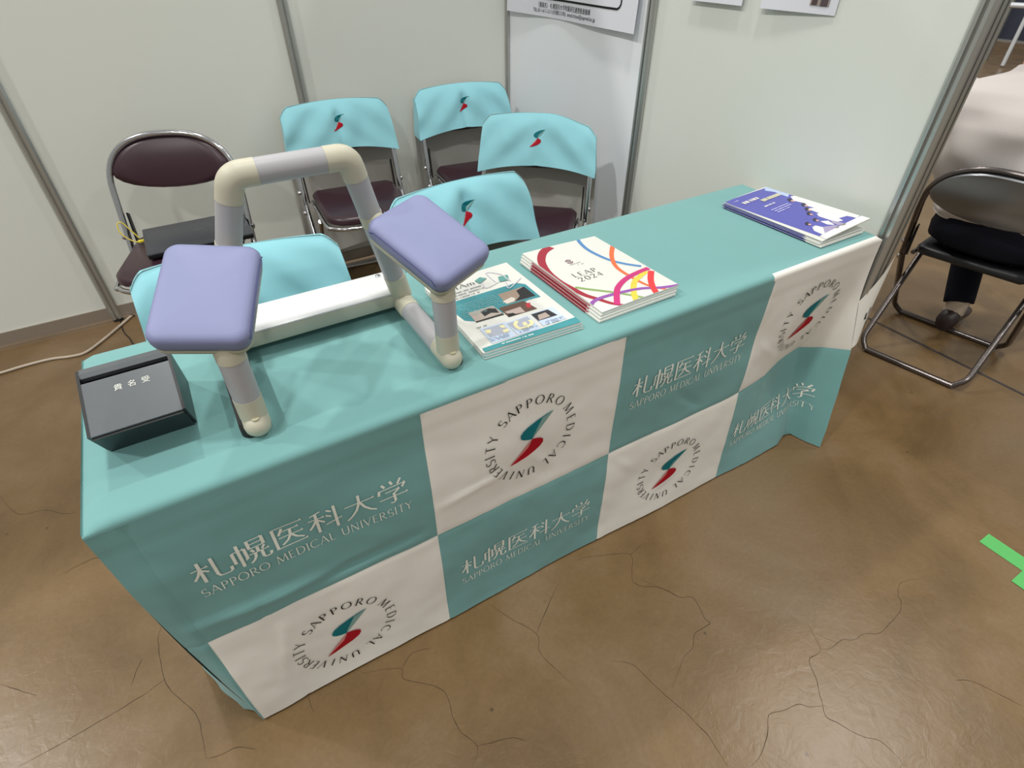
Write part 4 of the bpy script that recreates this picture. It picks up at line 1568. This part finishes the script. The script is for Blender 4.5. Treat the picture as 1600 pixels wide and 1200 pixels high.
tw, _ = flat_text('〈連絡先〉 札幌医科大学附属研究連携推進機構', 0.021)
xs = 0.383/max(p[0] for p in tw)
prt('〈連絡先〉 札幌医科大学附属研究連携推進機構', 0.021, 0.231, 0.033, xs).build('contact_line', M_INKK, on_notice, r).matrix_parent_inverse = inv
tw, _ = flat_text('TEL:011-611-2111(内線21370)  email:chizai@sapmed.ac.jp', 0.018)
xs = 0.443/max(p[0] for p in tw)
prt('TEL:011-611-2111(内線21370)  email:chizai@sapmed.ac.jp', 0.018, 0.207, 0.0145, xs).build('contact_line', M_INKK, on_notice, r).matrix_parent_inverse = inv
fr = Ink()
fr.ribbon([(0.05, 0.60), (0.05, 0.095)] + [(0.075-0.025*math.cos(t), 0.090-0.025*math.sin(t)) for t in (0.3, 0.8, 1.3)] + [(0.10+0.1*k, 0.064) for k in range(7)] +
          [(0.770+0.025*math.sin(t), 0.089-0.025*math.cos(t)) for t in (0.2, 0.7, 1.2)] + [(0.796, 0.13), (0.796, 0.60)], 0.007)
fr.build('black_frame', M_INKK, on_notice, r).matrix_parent_inverse = inv
r, inv, fn = notice(0.830, 0.632, 1.1475, 1.43, lambda u, v: 0.010*(1-v)**2, 'poster', 'small white sheet pinned between the large notice and the photo sheet', lift=0.003)
r, inv, fn = notice(0.566, 0.342, 1.1475, 1.46, lambda u, v: 0.012*(1-u)*(1-v)**2, 'poster', 'white sheet with a small group photo in its lower corner', lift=0.003)
for nm, u0, u1, v0, v1, h, dz in (('photo', 0.66, 0.90, 0.055, 0.34, '9a8d88', 0.001), ('photo_subject', 0.68, 0.75, 0.06, 0.20, '4d3d40', 0.0014), ('photo_subject', 0.79, 0.88, 0.055, 0.15, '52454a', 0.0014), ('photo_subject', 0.74, 0.80, 0.10, 0.17, 'd2c3c3', 0.0014),
                                ('picture', 0.05, 0.62, 0.16, 0.5, 'cfccb8', 0.001)):
    i_ = Ink(); i_.poly([(u0, v0), (u1, v0), (u1, v1), (u0, v1)])
    i_.build(nm, ik(h), lambda u, w: fn(u, w, dz), r).matrix_parent_inverse = inv

# ================================================================== the neighbouring stand: chair and sitter
M_DKTUBE = mat('dark_tube', '#6b6462', 0.25, 0.9)
M_BLKSEAT = mat('black_vinyl', '#101014', 0.4)
M_SHELL = mat('shell_grey', '#8f9297', 0.33, 0.85, noise_amt=0.06, nscale=9)
g = build_chair(M_BLKSEAT, M_DKTUBE, 0.395, 0.735, 0.215, metal_back=M_SHELL, lean=0.32)
g.name = 'folding_chair'
tag(g, 'black folding chair with grey metal back on the far side of the right partition', 'chair')
GX, GY, GA = 2.572, 0.030, 10.0
g.location = (GX, GY, 0)
g.rotation_euler = (0, 0, math.radians(90+GA))

# sitter: directions forward (fd) and left (ld)
ga = math.radians(GA)
fd = Vector((math.cos(ga), math.sin(ga), 0)); lf = Vector((-math.sin(ga), math.cos(ga), 0))


def B(f_, l_, z): return Vector((GX, GY, 0)) + fd*f_ + lf*l_ + Vector((0, 0, z))


def skin(name, joints, edges, radii, material, parent=None, sub=2, root=0, smooth=True):
    me = bpy.data.meshes.new(name)
    me.from_pydata([tuple(p) for p in joints], edges, [])
    o = bpy.data.objects.new(name, me)
    C.objects.link(o)
    md = o.modifiers.new('skin', 'SKIN')
    md.branch_smoothing = 0.6
    for i, sv in enumerate(me.skin_vertices[0].data):
        rr = radii[i]
        sv.radius = rr if isinstance(rr, tuple) else (rr, rr)
        sv.use_root = (i == root)
    m2 = o.modifiers.new('sub', 'SUBSURF'); m2.levels = sub; m2.render_levels = sub
    dg = bpy.context.evaluated_depsgraph_get()
    nm = bpy.data.meshes.new_from_object(o.evaluated_get(dg))
    nm.name = name
    bpy.data.objects.remove(o); bpy.data.meshes.remove(me)
    return link_mesh(name, nm, material, parent, 180)


M_SKIN = mat('skin', '#c39a83', 0.55)
M_SWEAT = mat('sweater_pale', '#c9c2bf', 0.9, noise_amt=0.03, nscale=14, bump=0.25, bscale=350, spec=0.15, sheen=0.2)
M_NAVY = mat('trousers_navy', '#10131f', 0.8, spec=0.2)
J = {'pelvis': B(.10, 0, .50), 'waist': B(.09, .01, .62), 'chest': B(.10, .06, .76), 'up': B(.155, .10, .87), 'neck': B(.23, .125, .965), 'head0': B(.28, .135, 1.02), 'head1': B(.34, .14, 1.11),
     'shL': B(.17, .10+.185, .87), 'elL': B(.30, .36, .70), 'wrL': B(.47, .20, .585), 'shR': B(.19, .10-.175, .87), 'elR': B(.34, -.17, .70), 'wrR': B(.50, -.03, .585),
     'hipL': B(.10, .095, .485), 'knL': B(.44, .12, .50), 'anL': B(.27, .005, .105), 'hipR': B(.10, -.095, .485), 'knR': B(.46, -.22, .50), 'anR': B(.62, -.33, .105)}
order = list(J)
ix = {k: i for i, k in enumerate(order)}
E_ = [('pelvis', 'waist'), ('waist', 'chest'), ('chest', 'up'), ('up', 'neck'), ('neck', 'head0'), ('head0', 'head1'), ('up', 'shL'), ('shL', 'elL'), ('elL', 'wrL'), ('up', 'shR'), ('shR', 'elR'), ('elR', 'wrR'),
      ('pelvis', 'hipL'), ('hipL', 'knL'), ('knL', 'anL'), ('pelvis', 'hipR'), ('hipR', 'knR'), ('knR', 'anR')]
rad = dict(pelvis=.10, waist=.09, chest=.10, up=.08, neck=.048, head0=.07, head1=.085, shL=.05, elL=.038, wrL=.026, shR=.05, elR=.038, wrR=.026, hipL=.075, knL=.052, anL=.034, hipR=.075, knR=.052, anR=.034)
joints = [J[k] for k in order]; edges = [(ix[a_], ix[b_]) for a_, b_ in E_]; radii = [rad[k] for k in order]
# hands: palm and five fingers on each wrist
for side, sg in (('L', 1), ('R', -1)):
    w_ = ix['wr'+side]
    base = J['wr'+side]
    palm = base + fd*0.065 - lf*sg*0.02 + Vector((0, 0, -0.012))
    joints.append(palm); radii.append(0.021); pi_ = len(joints)-1
    edges.append((w_, pi_))
    for k, (ln, sp) in enumerate(((.075, -.030), (.085, -.011), (.080, .008), (.062, .026))):
        p1 = palm + fd*0.030 + lf*sp
        p2 = p1 + fd*ln*0.5 + Vector((0, 0, 0.004))
        p3 = p2 + fd*ln*0.45 + Vector((0, 0, -0.016))
        n0 = len(joints)
        joints += [p1, p2, p3]; radii += [.009, .0085, .0075]
        edges += [(pi_, n0), (n0, n0+1), (n0+1, n0+2)]
    n0 = len(joints)
    joints += [palm - lf*sg*0.032 + fd*0.005, palm - lf*sg*0.050 + fd*0.035 + Vector((0, 0, -0.006))]; radii += [.011, .009]
    edges += [(pi_, n0), (n0, n0+1)]
person = skin('person', joints, edges, radii, M_SKIN)
tag(person, 'person in pale sweater and navy trousers sitting hunched on the black chair', 'person')
# sweater: lofted torso leaning forward plus sleeves
b = MB()
levels = [(0.095, 0.02, 0.525, .195, .118), (0.09, 0.02, 0.56, .20, .122), (0.085, .03, .62, .205, .118), (.09, .05, .70, .222, .122), (.105, .07, .78, .238, .126), (.13, .085, .835, .245, .116), (.16, .105, .882, .235, .096), (.195, .12, .915, .165, .075), (.222, .125, .945, .078, .060), (.235, .128, .965, .060, .055)]
ns = 60
fine = []
for i in range(len(levels)-1):
    for k in range(4):
        t = k/4
        fine.append(tuple(levels[i][c]*(1-t)+levels[i+1][c]*t for c in range(5)))
fine.append(levels[-1])
v = []
for li_, (f0, l0, z0, wl, wf) in enumerate(fine):
    for k in range(ns):
        t = 2*math.pi*k/ns
        cx, sx_ = math.cos(t), math.sin(t)
        px_ = wf*math.copysign(abs(cx)**0.8, cx); py_ = wl*math.copysign(abs(sx_)**0.85, sx_)
        # drape folds running up from the left hip across the back
        dia = (sx_*0.22+0.05)*24 + (z0-0.6)*34
        amp = 0.0075*sstep(0.98, 0.82, z0)*sstep(0.50, 0.58, z0)
        fold = amp*math.sin(dia) + 0.012*nz3(cx*2.6, sx_*2.6, z0*9)
        if li_ < 2: fold -= 0.008
        sc = 1+fold/0.12*(0.4 if z0 > 0.90 else 1)
        v.append(B(f0+px_*sc, l0+py_*sc, z0-0.28*px_*sstep(0.54, 0.66, z0)))
f = [(i*ns+k, i*ns+(k+1) % ns, (i+1)*ns+(k+1) % ns, (i+1)*ns+k) for i in range(len(fine)-1) for k in range(ns)]
b.add(v, f)
tor = b.mesh('torso')
hb = MB(); hv = []
hl = [(.10, .405, .150, .095), (.10, .425, .185, .125), (.095, .47, .190, .130), (.09, .53, .176, .118), (.09, .58, .165, .105)]
for (f0, z0, wl, wf) in hl:
    for k in range(28):
        t = 2*math.pi*k/28
        hv.append(B(f0+wf*math.copysign(abs(math.cos(t))**0.8, math.cos(t)), wl*math.copysign(abs(math.sin(t))**0.85, math.sin(t)), z0+0.022))
hb.add(hv, [(i*28+k, i*28+(k+1) % 28, (i+1)*28+(k+1) % 28, (i+1)*28+k) for i in range(len(hl)-1) for k in range(28)] + [tuple(range(28))[::-1]])
hb.build('trouser_seat', M_NAVY, person, 180)
o = link_mesh('sweater', tor, M_SWEAT, person, 180)
md = o.modifiers.new('sub', 'SUBSURF'); md.levels = 1; md.render_levels = 1
for side in 'LR':
    p = [J['sh'+side] + Vector((0, 0, 0.005)), J['sh'+side].lerp(J['el'+side], .5), J['el'+side], J['el'+side].lerp(J['wr'+side], .5), J['wr'+side]]
    MB().tube(spline([tuple(x) for x in p], 5), [.075-.035*i/20 for i in range(21)], 14).build('sleeve', M_SWEAT, person, 180)
    p = [B(.06, .06 if side == 'L' else -.06, .485), J['hip'+side], J['hip'+side].lerp(J['kn'+side], .5), J['kn'+side], J['kn'+side].lerp(J['an'+side], .5), J['an'+side]+Vector((0, 0, .03))]
    n = 26
    MB().tube(spline([tuple(x) for x in p], 5), [(.088-.025*min(1, i/15)) if i < 16 else .063-.012*(i-15)/10 for i in range(n)], 16).build('trouser_leg', M_NAVY, person, 180)
    an = J['an'+side]
    MB().tube([an+Vector((0, 0, .05)), an+Vector((0, 0, -.015))], .037, 14).build('sock', mat('sock_cream', '#b9aa98', 0.9), person, 60)
    # shoe: lofted from heel to toe
    b = MB(); v = []
    secs = [(-.062, .028, .050), (-.050, .036, .082), (-.02, .038, .090), (.04, .037, .070), (.10, .044, .055), (.155, .042, .045), (.185, .025, .035)]
    for (ff, hw_, hh) in secs:
        for k in range(12):
            t = 2*math.pi*k/12
            v.append(Vector((an.x, an.y, 0)) + fd*ff + lf*hw_*math.cos(t) + Vector((0, 0, 0.026+hh/2+hh/2*math.sin(t) if side == 'L' else 0.002+hh/2+hh/2*math.sin(t))))
    f = [(i*12+k, i*12+(k+1) % 12, (i+1)*12+(k+1) % 12, (i+1)*12+k) for i in range(len(secs)-1) for k in range(12)]
    f += [tuple(range(12))[::-1], tuple(range((len(secs)-1)*12, len(secs)*12))]
    b.add(v, f)
    b.build('shoe', mat('shoe_brown', '#2a1d1c', 0.4), person, 60)
# hair cap on the head
b = MB()
hc = J['head1']
v = []
for i in range(7):
    ph_ = i/6*1.75
    for k in range(16):
        t = 2*math.pi*k/16
        v.append(hc + Vector((0.094*math.sin(ph_)*math.cos(t), 0.094*math.sin(ph_)*math.sin(t), 0.100*math.cos(ph_)+0.01)) - fd*0.012)
f = [(i*16+k, i*16+(k+1) % 16, (i+1)*16+(k+1) % 16, (i+1)*16+k) for i in range(6) for k in range(16)]
b.add(v, f); b.build('hair', mat('hair_dark', '#1b1715', 0.6), person, 180)

# ================================================================== far aisle behind the sitter
M_WHTUBE = mat('white_tube', '#d5d9de', 0.35, 0.2)
M_NAVYC = mat('navy_cover', '#141a2e', 0.6, noise_amt=0.2, nscale=6)
far = on(1538, 94, 2, 0.0)
o = MB().prism(post_profile(0.03, 0.019, 0.006, 0.012), lambda p, q, t: (p+far[0], q+far[1], t), 0.0, 2.4).build('partition_post', M_ALU)
tag(o, 'bare aluminium post of a far stand beyond the sitter', 'post')
p0 = on(1565, 105, 2, 0.0); 
rk = empty('clothes_rail', tuple(p0)); tag(rk, 'white tubular rack frame far behind the sitter', 'rack')
ri = Matrix.Translation((-p0[0], -p0[1], 0))
MB().tube([(p0[0], p0[1], 0.02), (p0[0], p0[1], 1.6)], 0.022, 10).build('upright', M_WHTUBE, rk, 60).matrix_parent_inverse = ri
xb_ = p0[0]-0.05
MB().tube([(p0[0], p0[1], 0.62), (p0[0]-0.30, p0[1]+0.75, 0.62)], 0.028, 10).build('crossbar', M_WHTUBE, rk, 60).matrix_parent_inverse = ri
MB().tube([(p0[0]-0.30, p0[1]+0.75, 0.02), (p0[0]-0.30, p0[1]+0.75, 1.6)], 0.022, 10).build('upright', M_WHTUBE, rk, 60).matrix_parent_inverse = ri
MB().tube([(p0[0], p0[1], 1.2), (p0[0]-0.30, p0[1]+0.75, 1.2)], 0.014, 8).build('crossbar', M_WHTUBE, rk, 60).matrix_parent_inverse = ri
p1 = on(1572, 66, 2, 0.0)
nb = empty('draped_table', (p1[0]+0.3, p1[1], 0)); tag(nb, 'table draped in dark navy cloth in the far aisle', 'table')
nbi = Matrix.Translation((-p1[0]-0.3, -p1[1], 0))
b = MB()
b.grid(40, 10, lambda u, v: (p1[0]+0.25+0.02*math.sin(u*60)*(1-v)-0.10*(1-v), p1[1]-2.2+3.8*u, 0.02+0.70*v))
b.build('front_drop', M_NAVYC, nb, 180).matrix_parent_inverse = nbi
q = MB(); q.box(p1[0]+0.25, p1[0]+0.95, p1[1]-2.2, p1[1]+1.6, 0.70, 0.73)
q.build('tabletop', M_NAVYC, nb).matrix_parent_inverse = nbi
